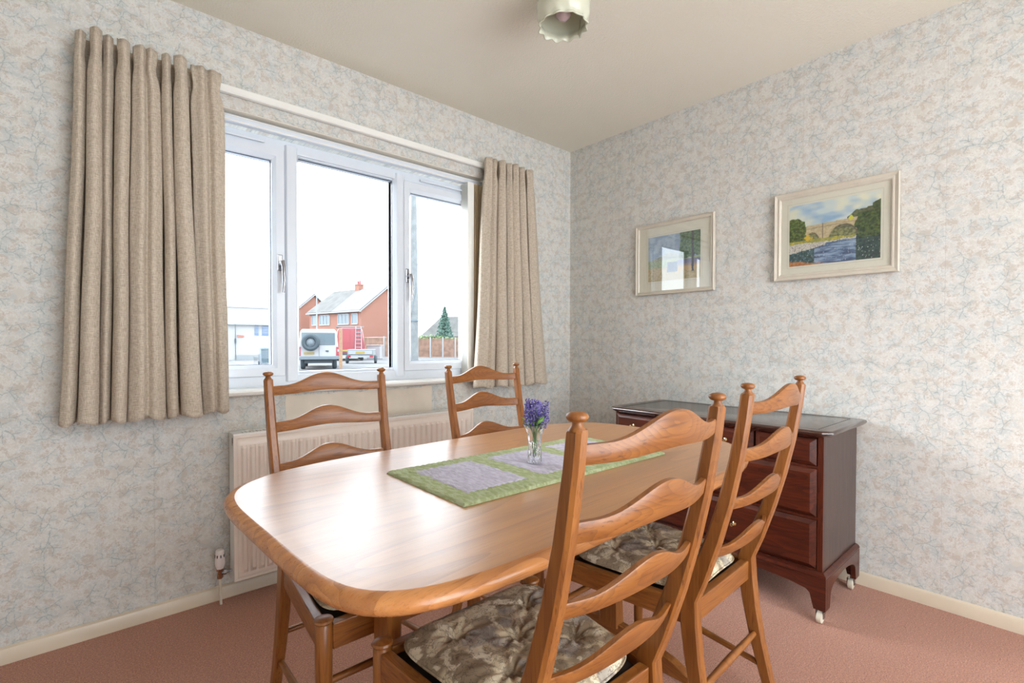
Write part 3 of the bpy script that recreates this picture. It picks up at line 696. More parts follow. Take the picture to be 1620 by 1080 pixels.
# top with moulded edge
def rr(x0, x1, y0, y1, c):  # clipped corner rectangle
    return [(x0+c, y0), (x1-c*.4, y0), (x1, y0+c*.4), (x1, y1-c*.4), (x1-c*.4, y1), (x0+c, y1), (x0, y1-c), (x0, y0+c)]
tx0, tx1, ty0, ty1 = cx0-.028, cx1+.035, cy0-.032, cy1+.032
R = []
for ins, z in ((.020, .712), (.012, .714), (.004, .721), (0, .727), (.001, .732), (.005, .7355), (.011, .737)):
    R.append([(x, y, z) for x, y in rr(tx0+ins, tx1-ins*.3, ty0+ins, ty1-ins, .030)])
top_ = MB().loft(R).build('chest_top', M['mahtop'], ch, smooth=40)
il = MB()
ix0, ix1, iy0, iy1 = tx0+.045, tx1-.03, ty0+.055, ty1-.055
for a, b, c_, d in ((ix0, ix0+.0035, iy0, iy1), (ix1-.0035, ix1, iy0, iy1), (ix0, ix1, iy0, iy0+.0035), (ix0, ix1, iy1-.0035, iy1)): il.box(a, b, c_, d, .7368, .7374)
il.build('inlay_line', M['inlay'], top_)
def drawer(y0, y1, z0, z1, knobs):
    b = .020
    R = [[(cx0+.018, y, z) for y, z in ((y0, z0), (y1, z0), (y1, z1), (y0, z1))], [(cx0-.001, y, z) for y, z in ((y0, z0), (y1, z0), (y1, z1), (y0, z1))],
         [(cx0-.013, y, z) for y, z in ((y0+b, z0+b*.8), (y1-b, z0+b*.8), (y1-b, z1-b*.8), (y0+b, z1-b*.8))]]
    d = MB().loft(R).build('drawer', M['mahy'], ch)
    for ky in knobs:
        MB().lathe([(0, -.030), (.0065, -.029), (.0085, -.025), (.0080, -.020), (.0035, -.016), (.0035, -.006), (.0085, -.003), (.0085, 0), (0, 0)], (cx0-.013, ky, (z0+z1)/2), 18, axis='x').build('knob', M['brass'], d, smooth=40)
for k in range(4):
    y0 = cy0+.022+k*.2345; drawer(y0+.002, y0+.2275, .600, .702, [y0+.115])
drawer(cy0+.022, cy1-.022, .404, .586, [-.15, .15]); drawer(cy0+.022, cy1-.022, .205, .390, [-.15, .15])
# plinth with bracket feet
pl = MB()
R = []
for o_, z in ((.004, .196), (.014, .190), (.017, .182), (.015, .176), (.016, .170)): R.append([(cx0-o_, cy0-o_, z), (cx1, cy0-o_, z), (cx1, cy1+o_, z), (cx0-o_, cy1+o_, z)])
pl.loft(R); 
fx, fy0, fy1 = cx0-.016, cy0-.016, cy1+.016
def apron(L0, L1, lw):      # arched apron outline between feet
    n = 16; out = [(L0, .056), (L0, .176), (L1, .176), (L1, .056), (L1-lw*.75, .056), (L1-lw, .112)]
    for i in range(n+1):
        q = i/n; x = (L1-lw*1.25)+((L0+lw*1.25)-(L1-lw*1.25))*q; out.append((x, .124+.026*math.sin(math.pi*q)**.6))
    return out+[(L0+lw, .112), (L0+lw*.75, .056)]
pl.prism(apron(fy0, fy1, .055), fx, fx+.018, 'yz')
pl.prism(apron(fy0, fy1, .055), cx1-.018, cx1, 'yz')
pl.prism(apron(fx+.018, cx1-.018, .045), fy0, fy0+.018, 'xz'); pl.prism(apron(fx+.018, cx1-.018, .045), fy1-.018, fy1, 'xz')
pl.build('plinth', M['mahy'], ch, bevel=.0012)
for x in (fx+.022, cx1-.026):
    for y in (fy0+.024, fy1-.024):
        c_ = MB().lathe([(0, -.011), (.014, -.011), (.0215, -.008), (.0225, 0), (.0215, .008), (.014, .011), (0, .011)], (x, y, .0225), 24, axis='y').build('castor', M['castor'], ch, smooth=40)
        MB().tube([(x+.004, y, .040), (x+.004, y, .060)], .006, 10).box(x-.008, x+.012, y-.014, y-.0115, .02, .046).box(x-.008, x+.012, y+.0115, y+.014, .02, .046).build('castor_stem', M['chrome'], c_)

# ------------------------------------------------------------------ pictures
def fbm(x, y, s_): return mnoise.noise(Vector((x*s_, y*s_, 1.7)))*.6+mnoise.noise(Vector((x*s_*2.3, y*s_*2.3, 5.1)))*.4
def lerp(a, b, k): k = max(0, min(1, k)); return tuple(a[i]*(1-k)+b[i]*k for i in range(3))
def srgb(c): return tuple((x/255/12.92 if x/255 < .04045 else ((x/255+.055)/1.055)**2.4) for x in c)
def bridge_scene(u, v):      # u to the right, v up, 0..1
    n = fbm(u, v, 9); nf = fbm(u, v, 34); nn = fbm(u+3, v, 80)
    sky = lerp((205, 215, 218), (150, 180, 212), (fbm(u*.6, v*1.4, 5)+.15)*2.2); c = lerp(sky, (232, 226, 205), (fbm(u+5, v, 4))*2)
    hill = .60+.10*max(0, u-.45)*1.6+.015*n+(.12*max(0, min(1, (u-.62)/.12)) if u > .62 else 0)
    if v < hill+.02*nf: c = lerp((110, 112, 84), (70, 80, 52), nf*2+.5) if u > .6 else lerp((165, 158, 140), (140, 130, 120), nf*2+.5)
    dk = .625+.055*u                           # bridge deck
    if v < dk and v > .36 and u > .12:
        c = lerp((208, 190, 158), (184, 162, 128), nf*1.5+.5)
        if abs(v-(dk-.055)) < .006: c = (160, 142, 116)
        for cx, cy_, rx, ry in ((.27, .36, .085, .16), (.62, .37, .16, .22)):
            e = ((u-cx)/rx)**2+((v-cy_)/ry)**2
            if e < 1: c = lerp((150, 150, 105), (96, 98, 70), nf*2+.5) if v < .52 else lerp((120, 118, 95), (80, 82, 62), nf*2+.5)
            if .82 < e < 1.0 and u > cx: c = (100, 86, 78)
            elif 1 <= e < 1.12: c = (190, 168, 136)
        if abs(u-.39) < .006: c = (130, 116, 100)
    if v < .40+.03*n+.05*max(0, .5-u):
        c = lerp((150, 150, 70), (205, 180, 80), nf*2+.3)
        if v < .36+.04*n: c = lerp((214, 205, 196), (120, 110, 110), (1 if abs(nn) > .22 else 0)*.8)
    wl = .34-.16*max(0, .5-u)*1.3+.02*n+(.06 if u > .75 else 0)
    if u < .42: wl = .20+.10*u/.42+.015*n
    if v < wl:
        c = lerp((150, 170, 200), (66, 84, 120), fbm(u*.8, v*4, 8)*2+.5)
        if u > .75: c = lerp((60, 84, 80), (30, 52, 58), nf*2+.5)
        if u < .3: c = lerp((70, 105, 120), (45, 70, 66), nf*2+.5)
        if nn > .40: c = (205, 210, 215)
    if u < .20+.04*n and .40 < v < .78-.6*max(0, u-.10)+.05*n: c = lerp((112, 128, 60), (52, 68, 34), nf*2.2+.5)
    if abs(u-.22)/.05+abs(v-.44)/.06 < 1+nf: c = (216, 180, 60)
    if u > .84-.06*n-.10*math.sin((v-.3)*6) and .34 < v < .86+.1*n+.2*(u-.9): c = lerp((88, 104, 48), (36, 58, 36), nf*2.2+.5) if v < .72 or u > .92 else c
    if abs(u-.70)/.03+abs(v-.66)/.05 < 1: c = (205, 200, 70)
    if v < .085-.2*u+.02*n+.0: c = lerp((206, 140, 80), (170, 105, 66), nf*2+.5)
    return srgb(c)
def house_scene(u, v):
    n = fbm(u, v, 9); nf = fbm(u+2, v, 30)
    c = lerp((176, 190, 205), (150, 165, 190), n*2+.5)
    if v < .62-.35*abs(u-.42)*1.2+.03*n: c = lerp((176, 172, 160), (140, 146, 138), nf*2+.5)
    if v < .46+.03*n: c = lerp((150, 165, 135), (178, 180, 150), nf*2+.5)
    if v < .30+.05*n: c = lerp((200, 180, 150), (176, 160, 120), nf*2+.4)
    if .38 < u < .58 and .18 < v < .40: c = lerp((88, 100, 140), (60, 74, 110), nf*2+.5)
    if u > .58 and .20+.1*n < v < .42: c = lerp((130, 130, 160), (205, 172, 130), (.36-v)*9)
    if u > .62+.05*n and v > .45+.08*n: c = lerp((120, 140, 110), (80, 104, 84), nf*2.4+.5)
    if abs(u-.86-.02*n) < .02 and v > .15: c = (84, 84, 88)
    return srgb(c)
def picture(label, yc, zc, w_, h_, fr, mw, fn, tilt, lean):
    root = empty('picture', (-.004, yc, zc), label, 'picture', 'framed watercolours on the right wall'); root.rotation_euler = (tilt, 0, 0)
    # local: x toward the wall, y = along wall; the viewer sees -x side; +y is image-left
    def rect(i, x): return [(x, w_/2-i, -h_/2+i), (x, -w_/2+i, -h_/2+i), (x, -w_/2+i, h_/2-i), (x, w_/2-i, h_/2-i)]
    R = [rect(0, 0), rect(0, -.020), rect(.003, -.023), rect(fr*.35, -.019), rect(fr*.55, -.016), rect(fr*.62, -.019), rect(fr*.8, -.019), rect(fr, -.013), rect(fr, -.004)]
    MB().loft(R, cap=False).build('picture_frame', M['frame'], root, smooth=20)
    MB().box(-.008, -.002, -w_/2+.004, w_/2-.004, -h_/2+.004, h_/2-.004).build('mount', M['mount'], root)
    a, b = mw
    iw, ih = w_/2-fr-a, h_/2-fr-b
    l = MB()
    for g in (.010,):
        y, z = iw+g, ih+g
        l.box(-.0083, -.0078, -y, y, z-.0022, z).box(-.0083, -.0078, -y, y, -z, -z+.0022).box(-.0083, -.0078, -y, -y+.0022, -z, z).box(-.0083, -.0078, y-.0022, y, -z, z)
    l.build('mount_line', M['mount2'], root)
    nx, ny = 180, 110
    m = MB(); m.grid(lambda u, v: (-.0086, iw-u*2*iw, -ih+v*2*ih), nx, ny)
    o = m.build('painting', M['paint'], root, fix=False); me = o.data
    ca = me.color_attributes.new('Col', 'FLOAT_COLOR', 'POINT'); flat = []
    for j in range(ny+1):
        for i in range(nx+1): flat += [*fn(i/nx, j/ny), 1.0]
    ca.data.foreach_set('color', flat)
    md = o.modifiers.new('s', 'SOLIDIFY'); md.thickness = .0004
    MB().box(-.0125, -.0110, -w_/2+fr-.001, w_/2-fr+.001, -h_/2+fr-.001, h_/2-fr+.001).build('glass', M['picglass'], root)
picture('larger cream-framed watercolour of a stone bridge over a river, on the right', -1.610, 1.581, .494, .420, .030, (.036, .036), bridge_scene, 0, 0)
picture('smaller cream-framed watercolour with window reflections, nearer the corner', -.808, 1.566, .496, .421, .022, (.060, .056), house_scene, 0, 0)

# ------------------------------------------------------------------ the street outside
GZ = -.15
def at(px, d, z=GZ):     # bearing of an image column and distance along the view axis -> world point
    k = (px-810)/F_PX*d; fx, fy = math.cos(YAW), math.sin(YAW)
    return Vector((CAM.x+fx*d+fy*k, CAM.y+fy*d-fx*k, z))
def zat(py, d): return CAM.z-(py-543)/F_PX*d
def flat(name, col, rough=.8, **kw): return plain(name, col, rough, **kw)
E_ = {}
t = NT('asphalt'); o = t.obj(); E_['road'] = t.out(t.mix(t.noise(o, .35, 3), (.10, .105, .11), (.14, .14, .14)), .9, .2)
t = NT('pale_paving'); o = t.obj(); E_['pave'] = t.out(t.mix(t.noise(o, .8, 3), (.17, .16, .15), (.22, .21, .20)), .9, .2)
t = NT('red_brick'); o = t.obj()
bt = t.N('ShaderNodeTexBrick', {'Vector': t.N('ShaderNodeCombineXYZ', {0: t.math('ADD', t.N('ShaderNodeSeparateXYZ', {0: o}).outputs[0], t.N('ShaderNodeSeparateXYZ', {0: o}).outputs[1]), 1: t.N('ShaderNodeSeparateXYZ', {0: o}).outputs[2], 2: 0.}).outputs[0], 'Color1': (.25, .110, .078, 1), 'Color2': (.215, .092, .065, 1), 'Mortar': (.24, .16, .13, 1), 'Scale': 4.5, 'Mortar Size': .02})
E_['brick'] = t.out(bt.outputs[0], .9, .2)
E_['tileold'] = flat('mossy_roof_tiles', (.072, .072, .068), var=.22, scale=1.2)
E_['tilenew'] = flat('pale_roof_tiles', (.115, .118, .125), var=.10, scale=1.5)
E_['white'] = flat('white_render_wall', (.31, .31, .31), var=.03, scale=1)
E_['trimw'] = flat('white_exterior_trim', (.26, .27, .28), var=.02)
E_['glassd'] = flat('dark_window_glass', (.09, .12, .14), .1, var=.1)
E_['blueg'] = flat('blue_blind', (.05, .11, .21), .4, var=.1)
E_['carw'] = flat('white_car_paint', (.30, .30, .31), .25, var=.01)
E_['carr'] = flat('red_van_paint', (.25, .040, .048), .25, var=.03)
E_['redl'] = flat('red_lamp_lens', (.26, .03, .045), .2)
E_['rub'] = flat('tyre_rubber', (.04, .055, .066), .8)
E_['greyw'] = flat('grey_wheel_cover', (.11, .135, .155), .5)
E_['yel'] = flat('yellow_plate', (.26, .19, .05), .5)
E_['steel'] = flat('galvanised_steel', (.17, .19, .20), .4)
E_['bin'] = flat('blue_grey_bin', (.085, .12, .145), .5)
E_['pole'] = flat('weathered_pole_wood', (.15, .16, .162), .9, var=.12, scale=6)
E_['fence'] = flat('fence_wood', (.235, .145, .105), .9, var=.2, scale=3)
E_['post'] = flat('fence_post_wood', (.24, .15, .09), .9, var=.15)
E_['green'] = flat('conifer_green', (.085, .16, .13), .9, var=.35, scale=6)
E_['hedge'] = flat('hedge_green', (.15, .22, .10), .9, var=.35, scale=6)
E_['soil'] = flat('low_bark_border', (.06, .055, .055), .95, var=.5, scale=9)
E_['orange'] = flat('orange_sign', (.26, .09, .06), .5)
struct(MB().box(-80, 110, TH+.05, 160, GZ-.2, GZ).build('ground', E_['road']))
struct(MB().prism([tuple(at(430, 14)[:2]), tuple(at(700, 14)[:2]), tuple(at(640, 20.5)[:2]), tuple(at(455, 20.5)[:2])], GZ, GZ+.03).build('ground_border', E_['soil']))
# --- semi-detached brick houses
def house(origin, ang, label, Wf=10.9, Dg=7.4, eave=5.0, ridge=7.85, old=True, base=GZ):
    root = empty('brick_house', origin, label, 'house', rz=ang)
    # local: x along the facade (to the left in view), y into the house; facade at y=0, right gable at x=0
    h = eave-base; rz_ = ridge-base
    MB().prism([(0, 0), (Dg, 0), (Dg, h), (Dg/2, rz_-.12), (0, h)], 0, Wf, 'yz').build('wall', E_['brick'], root)
    for nm, a, b, mt in (('roof', -.25, Wf/2, E_['tilenew']), ('roof', Wf/2, Wf+.25, E_['tileold'] if old else E_['tilenew'])):
        s_ = (rz_-h)/(Dg/2)
        MB().prism([(-.35, h-.35*s_+.02), (Dg/2, rz_), (Dg+.35, h-.35*s_+.02), (Dg+.35, h-.35*s_+.16), (Dg/2, rz_+.14), (-.35, h-.35*s_+.16)], a, b, 'yz').build(nm, mt, root)
    MB().prism([(-.37, h-.37*s_-.12), (Dg/2, rz_-.14), (Dg/2, rz_+.02), (-.37, h-.37*s_+.03)], -.30, -.24, 'yz').build('verge_board', E_['trimw'], root)
    MB().prism([(Dg+.37, h-.37*s_-.12), (Dg/2, rz_-.14), (Dg/2, rz_+.02), (Dg+.37, h-.37*s_+.03)], -.30, -.24, 'yz').build('verge_board', E_['trimw'], root)
    MB().box(-.25, Wf+.25, -.42, -.30, h-.32, h-.18).box(-.1, Wf+.1, -.30, 0, h-.34, h-.28).build('gutter', E_['trimw'], root)
    c = MB().box(Wf/2-.45, Wf/2+.45, Dg/2-.35, Dg/2+.35, rz_-.6, rz_+.75).box(Wf/2-.5, Wf/2+.5, Dg/2-.4, Dg/2+.4, rz_+.62, rz_+.70).build('chimney', E_['brick'], root)
    for dx in (-.2, .2): MB().lathe([(.11, rz_+.75), (.14, rz_+.8), (.11, rz_+1.15), (.13, rz_+1.2), (0, rz_+1.2)], (Wf/2+dx, Dg/2, 0), 10).build('chimney_pot', E_['carr'], c)
    for a, b in ((.55, 1.75), (2.3, 4.6), (Wf-4.6, Wf-2.3), (Wf-1.75, Wf-.55)):
        for z0, z1 in ((h-1.75, h-.45), (.9, 2.3)):
            f_ = MB(); f_.box(a, a+.1, -.06, .02, z0, z1).box(b-.1, b, -.06, .02, z0, z1).box(a, b, -.06, .02, z1-.1, z1).box(a, b, -.08, .02, z0-.04, z0+.08)
            if b-a > 1.5: f_.box((a+b)/2-.38, (a+b)/2-.30, -.06, .02, z0, z1).box((a+b)/2+.30, (a+b)/2+.38, -.06, .02, z0, z1)
            fr = f_.build('window', E_['trimw'], root); MB().box(a+.1, b-.1, -.02, -.005, z0+.08, z1-.1).build('window_pane', E_['glassd'], fr)
            if b-a > 1.5: MB().box(a+.12, a+.5, -.015, .0, z0+.1, z1-.12).box(b-.5, b-.12, -.015, .0, z0+.1, z1-.12).build('net_curtain', E_['trimw'], fr)
    return root
p1 = at(571, 58); p0 = at(490, 64.6); dv = p0-p1; ang = math.atan2(dv.y, dv.x)
# facade direction +x local; the house body must lie behind it (local +y away from the viewer)
def place(px, d, **kw):
    o_ = at(px, d); a = ang
    r_ = house(o_, a, **kw); r_.scale = (1, -1, 1) if Vector((-math.sin(a), math.cos(a))).dot(Vector((math.cos(YAW), math.sin(YAW)))) < 0 else (1, 1, 1); return r_
place(571, 58, label='red brick semi-detached house with a grey tiled roof and chimney behind the red van')
place(459, 70, label='red brick gabled house partly hidden behind the white off-roader', ridge=8.1, old=False)
place(470, 92, label='distant house whose chimney rises above the white building', old=False)
# --- white building seen in the left pane
wbp = at(330, 33.0); wb2 = at(440, 35.5); d_ = wb2-wbp; wang = math.atan2(d_.y, d_.x); WL = d_.length
wb = empty('white_building', wbp, 'low white building with blue blinds and a flat roof, in the left pane', 'building', rz=wang)
def wx(px): return (px-330)/(440-330)*WL
hT = zat(486, 33)-GZ; hM = zat(513, 33)-GZ
MB().box(0, WL, .25, 3, 0, hM).build('wall', E_['white'], wb)
MB().box(-.1, WL+.05, 0, 3.1, hM, hT).box(-.2, WL+.1, -.1, 3.2, hT, hT+.10).build('fascia', E_['white'], wb)
MB().box(-.1, WL, -.02, .24, hM-.06, hM).build('soffit_line', E_['steel'], wb)
for a, b in ((402, 408.5), (414, 429)):
    w_ = MB().box(wx(a), wx(b), .19, .26, zat(531, 33)-GZ, zat(514.5, 33)-GZ).build('window', E_['blueg'], wb)
    m = MB()
    for k in range(3): z = zat(518+k*4.3, 33)-GZ; m.box(wx(a), wx(b), .17, .19, z-.02, z+.02)
    m.build('glazing_bar', E_['trimw'], w_)
MB().box(wx(374), wx(385), .2, .25, zat(535, 33)-GZ, zat(531, 33)-GZ).build('red_panel', E_['orange'], wb)
MB().box(wx(372), wx(432), .15, .25, 0, .35).build('plinth', E_['steel'], wb)
MB().box(wx(370), wx(371.2), -.05, .05, 0, hM).box(wx(369), wx(372), -.05, .05, hM*.45, hM*.6).build('downpipe', E_['rub'], wb)
b_ = empty('wheelie_bin', at(419, 27), 'blue-grey wheelie bin standing by the white building', 'bin', rz=wang)
MB().loft([[(-.24*k, -.28*k, z), (.24*k, -.28*k, z), (.24*k, .28*k, z), (-.24*k, .28*k, z)] for z, k in ((.05, .8), (.85, 1.0))]).build('bin_body', E_['bin'], b_)
MB().prism([(-.32, .85), (.34, .85), (.34, .90), (.1, .96), (-.30, .92)], -.26, .26, 'yz').tube([(-.26, .36, .88), (.26, .36, .88)], .025, 8).build('lid', E_['bin'], b_)
for s_ in (-1, 1): MB().lathe([(0, -.03), (.1, -.03), (.1, .03), (0, .03)], (s_*.27, .22, .10), 14, axis='x').build('wheel', E_['rub'], b_)
# --- vehicles (local: x to the right in view, y away from the viewer, rear at y=0)
va_ = YAW-math.pi/2
def vr_(px): return va_+math.atan2(810-px, F_PX)
def wheel(m_name, root, x, y, r_, w_=.2):
    o_ = MB().lathe([(0, -w_/2), (r_*.92, -w_/2), (r_, -w_*.3), (r_, w_*.3), (r_*.92, w_/2), (0, w_/2)], (x, y, r_), 20, axis='x').build(m_name, E_['rub'], root, smooth=40); return o_
c = at(504, 22.3)
ov = empty('off_roader', c, 'white off-road car parked with a spare wheel on its rear door', 'car', rz=vr_(504)-.02)
hw = .84
sec = [(-hw, .48), (-hw-.02, .95), (-hw*.99, 1.05), (-hw*.90, 1.72), (-hw*.80, 1.82), (hw*.80, 1.82), (hw*.90, 1.72), (hw*.99, 1.05), (hw+.02, .95), (hw, .48)]
MB().loft([[(x*k, y, .48+(z-.48)*kz) for x, z in sec] for y, k, kz in ((0, .97, .985), (.06, 1, 1), (2.6, 1, 1), (3.0, .98, .95), (3.3, .98, .42), (4.3, .96, .38), (4.4, .92, .3))]).build('body', E_['carw'], ov, smooth=35)
MB().box(-.70, .70, -.02, .01, 1.10, 1.66).build('rear_window', E_['glassd'], ov, bevel=.05)
MB().box(-.86, .86, -.12, .0, .45, .60).build('bumper', E_['greyw'], ov, bevel=.02)
sp = MB().lathe([(0, -.20), (.19, -.20), (.22, -.29), (.30, -.31), (.37, -.27), (.38, -.18), (.36, -.08), (.2, -.05), (0, -.05)], (-.33, 0, 1.22), 32, axis='y').build('spare_wheel', E_['rub'], ov, smooth=40)
MB().lathe([(0, -.20), (.05, -.26), (.10, -.25), (.15, -.22), (.18, -.21), (.18, -.19), (0, -.19)][1:-1], (-.33, 0, 1.22), 24, axis='y').build('wheel_hub', E_['greyw'], sp, smooth=40)
for s_ in (-1, 1): MB().box(s_*.80-.055, s_*.80+.055, -.035, .01, .62, 1.02).build('rear_lamp', E_['redl'], ov, bevel=.01)
MB().box(-.62, -.18, -.03, -.01, .68, .78).build('number_plate', E_['yel'], ov); MB().box(.30, .42, -.03, 0, .80, .86).build('door_handle', E_['rub'], ov)
MB().box(.02, .03, -.022, 0, .6, 1.12).build('door_seam', E_['greyw'], ov)
for x in (-.68, .68):
    for y in (.7, 3.4): wheel('wheel', ov, x, y, .36)
MB().box(-.6, .6, .1, 4, .28, .48).build('chassis', E_['rub'], ov)
c = at(554, 33)
rv_ = empty('red_van', c, 'red van with a ladder on its rear doors', 'van', rz=vr_(554)+.03); hw = .92
sec = [(-hw, .40), (-hw-.02, 1.0), (-hw*.97, 1.25), (-hw*.86, 2.05), (-hw*.74, 2.18), (hw*.74, 2.18), (hw*.86, 2.05), (hw*.97, 1.25), (hw+.02, 1.0), (hw, .40)]
MB().loft([[(x*k, y, .40+(z-.40)*kz) for x, z in sec] for y, k, kz in ((0, .97, .985), (.08, 1, 1), (3.4, 1, 1), (4.2, .97, .6), (5.0, .92, .4), (5.1, .85, .3))]).build('body', E_['carr'], rv_, smooth=35)
for s_ in (-1, 1): MB().box(s_*.85-.06, s_*.85+.06, -.03, .02, .75, 1.25).build('rear_lamp', E_['redl'], rv_, bevel=.01)
MB().box(-.01, .01, -.015, 0, .55, 2.0).box(-.8, .8, -.012, 0, 1.18, 1.2).build('door_seam', E_['redl'], rv_)
MB().box(-.95, .95, -.12, 0, .38, .55).build('bumper', E_['rub'], rv_, bevel=.02)
MB().box(-.6, -.1, -.03, 0, .62, .74).build('number_plate', E_['yel'], rv_)
lad = MB().tube([(.32, -.10, .75), (.36, -.02, 2.3)], .03, 8).tube([(.72, -.10, .75), (.70, -.02, 2.3)], .03, 8)
for k in range(6): z = .9+k*.25; lad.tube([(.32, -.09, z), (.72, -.09, z)], .022, 6)
lad.build('rear_ladder', E_['trimw'], rv_)
rk = MB()
for y in (.3, 1.3, 2.3): rk.tube([(-.85, y, 2.26), (.85, y, 2.26)], .03, 6)
for x in (-.85, .85): rk.tube([(x, .1, 2.28), (x, 2.8, 2.28)], .03, 6)
rk.build('roof_rack', E_['steel'], rv_)
for x in (-.78, .78):
    for y in (.9, 4.0): wheel('wheel', rv_, x, y, .34)
c = at(570, 28.5); tl = empty('trailer', c, 'small silver trailer with red lamps behind the red van', 'trailer', rz=vr_(570)-.12)
MB().box(-.72, .72, 0, 1.4, .48, .82).build('tub', E_['steel'], tl, bevel=.02)
MB().box(-.66, .66, -.04, -.01, .54, .74).build('rear_board', E_['trimw'], tl); MB().box(-.25, .25, -.055, -.03, .58, .70).build('number_plate', E_['yel'], tl)
MB().box(-.70, .70, -.06, -.02, .36, .47).build('light_bar', E_['trimw'], tl)
for s_ in (-1, 1): MB().box(s_*.62-.09, s_*.62+.09, -.08, -.05, .35, .48).build('rear_lamp', E_['redl'], tl)
for s_ in (-1, 1): wheel('wheel', tl, s_*.80, .55, .24, .14)
MB().tube([(0, 1.4, .40), (0, 2.4, .36)], .04, 8).build('drawbar', E_['steel'], tl)
c = at(600, 47); cw = empty('parked_car', c, 'white car roof showing above the timber fence', 'car', rz=va_+1.2)
MB().loft([[(x, y*k, z) for y, z in ((-.85, .3), (-.88, .8), (-.8, .95), (.8, .95), (.88, .8), (.85, .3))] for x, k in ((-2.1, .9), (-2, 1), (2, 1), (2.15, .9))]).build('body', E_['carw'], cw, smooth=40)
MB().loft([[(-1.9+i, -.72, .95), (-1.9+i, .72, .95)] for i in (0,)]+[[(-1.3, -.62, 1.68), (-1.3, .62, 1.68)], [(.2, -.62, 1.72), (.2, .62, 1.72)], [(1.3, -.74, .96), (1.3, .74, .96)]], closed=False).build('cabin', E_['carw'], cw, solid=.05)
MB().box(-1.2, .3, -.70, -.66, 1.05, 1.5).build('side_window', E_['glassd'], cw)
for x in (-1.3, 1.3): MB().lathe([(0, -.9), (.3, -.9), (.3, -.7), (0, -.7)], (x, 0, .3), 14, axis='y').build('wheel', E_['rub'], cw)
# --- timber fence: panels and posts
def fence(px0, px1, d, npan, label, ztop):
    a, b = at(px0, d), at(px1, d); dv_ = b-a; L = dv_.length; fo = empty('timber_fence', a, label, 'fence', rz=math.atan2(dv_.y, dv_.x)); pw_ = L/npan
    hh = ztop-GZ
    for k in range(npan):
        m = MB(); nbd = 14
        for j in range(nbd):
            x0_ = k*pw_+.06+j*(pw_-.12)/nbd; m.box(x0_+.012, x0_+(pw_-.12)/nbd-.012, -.02+.012*(j % 2), .0+.012*(j % 2), .05, hh-.05-.0)
        m.box(k*pw_+.06, (k+1)*pw_-.06, .015, .045, .3, .38).box(k*pw_+.06, (k+1)*pw_-.06, .015, .045, hh-.4, hh-.32).box(k*pw_+.06, (k+1)*pw_-.06, .012, .02, .05, hh-.06)
        o_ = m.build('fence_panel', E_['fence'], fo); o_['kind'] = 'stuff'
    for k in range(npan+1): MB().box(k*pw_-.05, k*pw_+.05, -.05, .05, 0, hh+.05).build('post', E_['trimw'], fo)
fence(574, 641, 41, 2, 'red-brown timber fence behind the white cabinet, seen in the centre pane', zat(534, 41))
fence(661, 760, 40, 5, 'red-brown timber fence of close boards, seen in the right pane', zat(535.5, 40))
c = at(591, 36); cb = empty('storage_box', c, 'white storage cabinet standing in front of the fence', 'cabinet', rz=va_)
MB().box(-.5, .5, 0, .7, 0, .98).build('cabinet_body', E_['carw'], cb, bevel=.05); MB().box(-.53, .53, -.04, .73, .98, 1.04).build('lid', E_['carw'], cb, bevel=.02)
c = at(733, 38); cb = empty('storage_box', c, 'white box by the fence at the right edge of the window', 'cabinet', rz=va_)
MB().box(-.35, .35, 0, .6, 0, .62).build('cabinet_body', E_['carw'], cb, bevel=.03); MB().box(-.2, .1, -.02, 0, .1, .45).build('vent_panel', E_['greyw'], cb)
# --- posts, poles
c = at(539, 14.5); ps = empty('timber_post', c, 'square brown timber post standing at the front boundary', 'post', rz=va_)
MB().box(-.04, .04, -.04, .04, -.05, zat(521, 14.5)-GZ).build('post', E_['post'], ps, bevel=.008); MB().box(-.09, -.04, -.02, .02, .95, 1.02).build('rail_stub', E_['trimw'], ps)
dP = 17.0; pT = zat(312, dP)-GZ
c = at(655, dP); up_ = empty('utility_pole', c, 'tall weathered wooden utility pole outside the right pane', 'pole', rz=va_)
MB().lathe([(0, 0), (.155, 0), (.145, pT*.4), (.115, pT*.8), (.095, pT), (0, pT+.05)], n=18).build('pole', E_['pole'], up_, smooth=40)
for k in range(5): MB().tube([(.08 if k % 2 else -.08, 0, pT*.52+k*.62), (.20 if k % 2 else -.20, -.02, pT*.52+k*.62+.05)], .014, 6).build('step_iron', E_['steel'], up_)
MB().box(-.16, .16, -.16, .16, 1.95, 2.0).build('steel_band', E_['greyw'], up_); MB().tube([(-.1, -.14, 2.1), (.13, -.14, 3.1)], .012, 6).build('cable', E_['greyw'], up_)
dL = 45; c = at(501.5, dL); lp_ = empty('street_lamp', c, 'slim grey street lamp rising behind the white off-roader', 'street lamp', rz=va_); lT = zat(446, dL)-GZ
MB().lathe([(0, 0), (.12, 0), (.11, 1.4), (.06, 1.5), (.045, lT), (0, lT)], n=12).build('column', E_['steel'], lp_, smooth=40)
MB().tube([(0, 0, lT-.02), (.3, 0, lT+.04), (.75, 0, lT+.03)], [.04, .035, .03], 8).build('arm', E_['steel'], lp_); MB().box(.55, 1.0, -.1, .1, lT-.02, lT+.07).build('lantern', E_['steel'], lp_, bevel=.03)
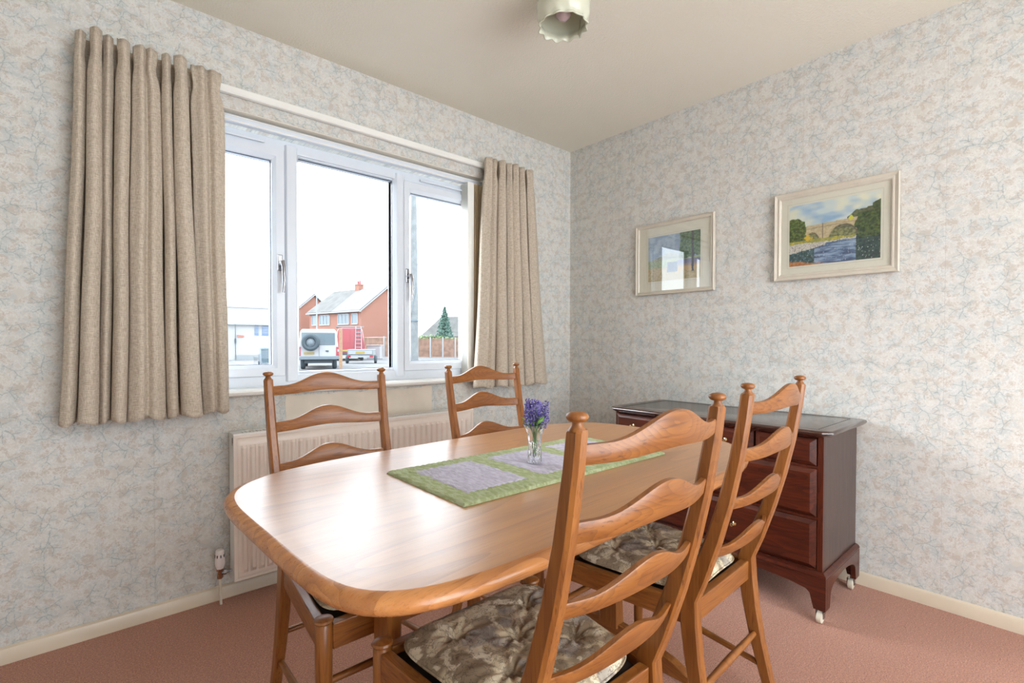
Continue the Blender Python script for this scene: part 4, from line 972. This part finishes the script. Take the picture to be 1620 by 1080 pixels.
# --- bungalow, conifer, hedge
c = at(664, 56); bg = empty('bungalow', c, 'low bungalow with a brown hipped roof behind the conifer', 'house', rz=va_)
Lb, Db = 11.0, 6.5; hb_ = 2.0; rb = zat(501, 58)-GZ
MB().box(.4, Lb-.4, .4, Db-.4, 0, hb_).build('wall', E_['brick'], bg)
MB().add([(0, 0, hb_-.1), (Lb, 0, hb_-.1), (Lb, Db, hb_-.1), (0, Db, hb_-.1), (2.0, Db/2, rb), (Lb-.5, Db/2, rb)], [(0, 1, 5, 4), (1, 2, 5), (2, 3, 4, 5), (3, 0, 4), (3, 2, 1, 0)]).build('roof', E_['tileold'], bg)
MB().box(5.0, 5.6, Db/2-.25, Db/2+.25, rb-.4, rb+.45).build('chimney', E_['brick'], bg)
def foliage(name, root, pts, mt, s0, s1, seed):
    rn = random.Random(seed); m = MB()
    for p in pts:
        s_ = rn.uniform(s0, s1); n_ = Vector((rn.gauss(0, 1), rn.gauss(0, 1), rn.gauss(0, 1)+.4)).normalized(); a = n_.orthogonal().normalized()*s_; b = n_.cross(a).normalized()*s_*.6; p = Vector(p)
        m.add([p-a, p-b, p+a, p+b], [(0, 1, 2, 3)])
    o_ = m.build(name, mt, root, fix=False); o_['kind'] = 'stuff'; return o_
rn = random.Random(4); hC = zat(487, 48)-GZ; c = at(703.5, 48); cf = empty('conifer', c, 'small blue-green conifer tree above the fence', 'tree')
MB().lathe([(0, 0), (.12, 0), (.07, hC*.5), (.02, hC), (0, hC)], n=8).build('trunk', E_['pole'], cf)
pts = []
for k in range(3600):
    q = rn.random()**.8; z = .5+(hC-.5)*q; tier = 1-.35*((q*11) % 1); R_ = (1.45*(1-q)**.9+.04)*tier; a = rn.uniform(0, 6.283); r_ = R_*math.sqrt(rn.random())
    pts.append((r_*math.cos(a), r_*math.sin(a), z-.25*r_))
foliage('foliage', cf, pts, E_['green'], .06, .14, 3)
for px, d, w_, h_, lab in ((676, 46, 1.5, 1.95, 'pale green garden hedge left of the conifer'), (722, 45, 1.0, 1.75, 'low green shrub right of the conifer')):
    c = at(px, d); hg = empty('hedge', c, lab, 'hedge', rz=va_); pts = []
    for k in range(1800): pts.append((rn.uniform(-w_, w_), rn.uniform(-.5, .5), h_*rn.random()**.5*(1-.18*abs(math.sin(k)))))
    foliage('foliage', hg, pts, E_['hedge'], .07, .15, 9)
    MB().tube([(0, 0, 0), (0, 0, h_*.7)], .05, 6).build('stem', E_['pole'], hg)
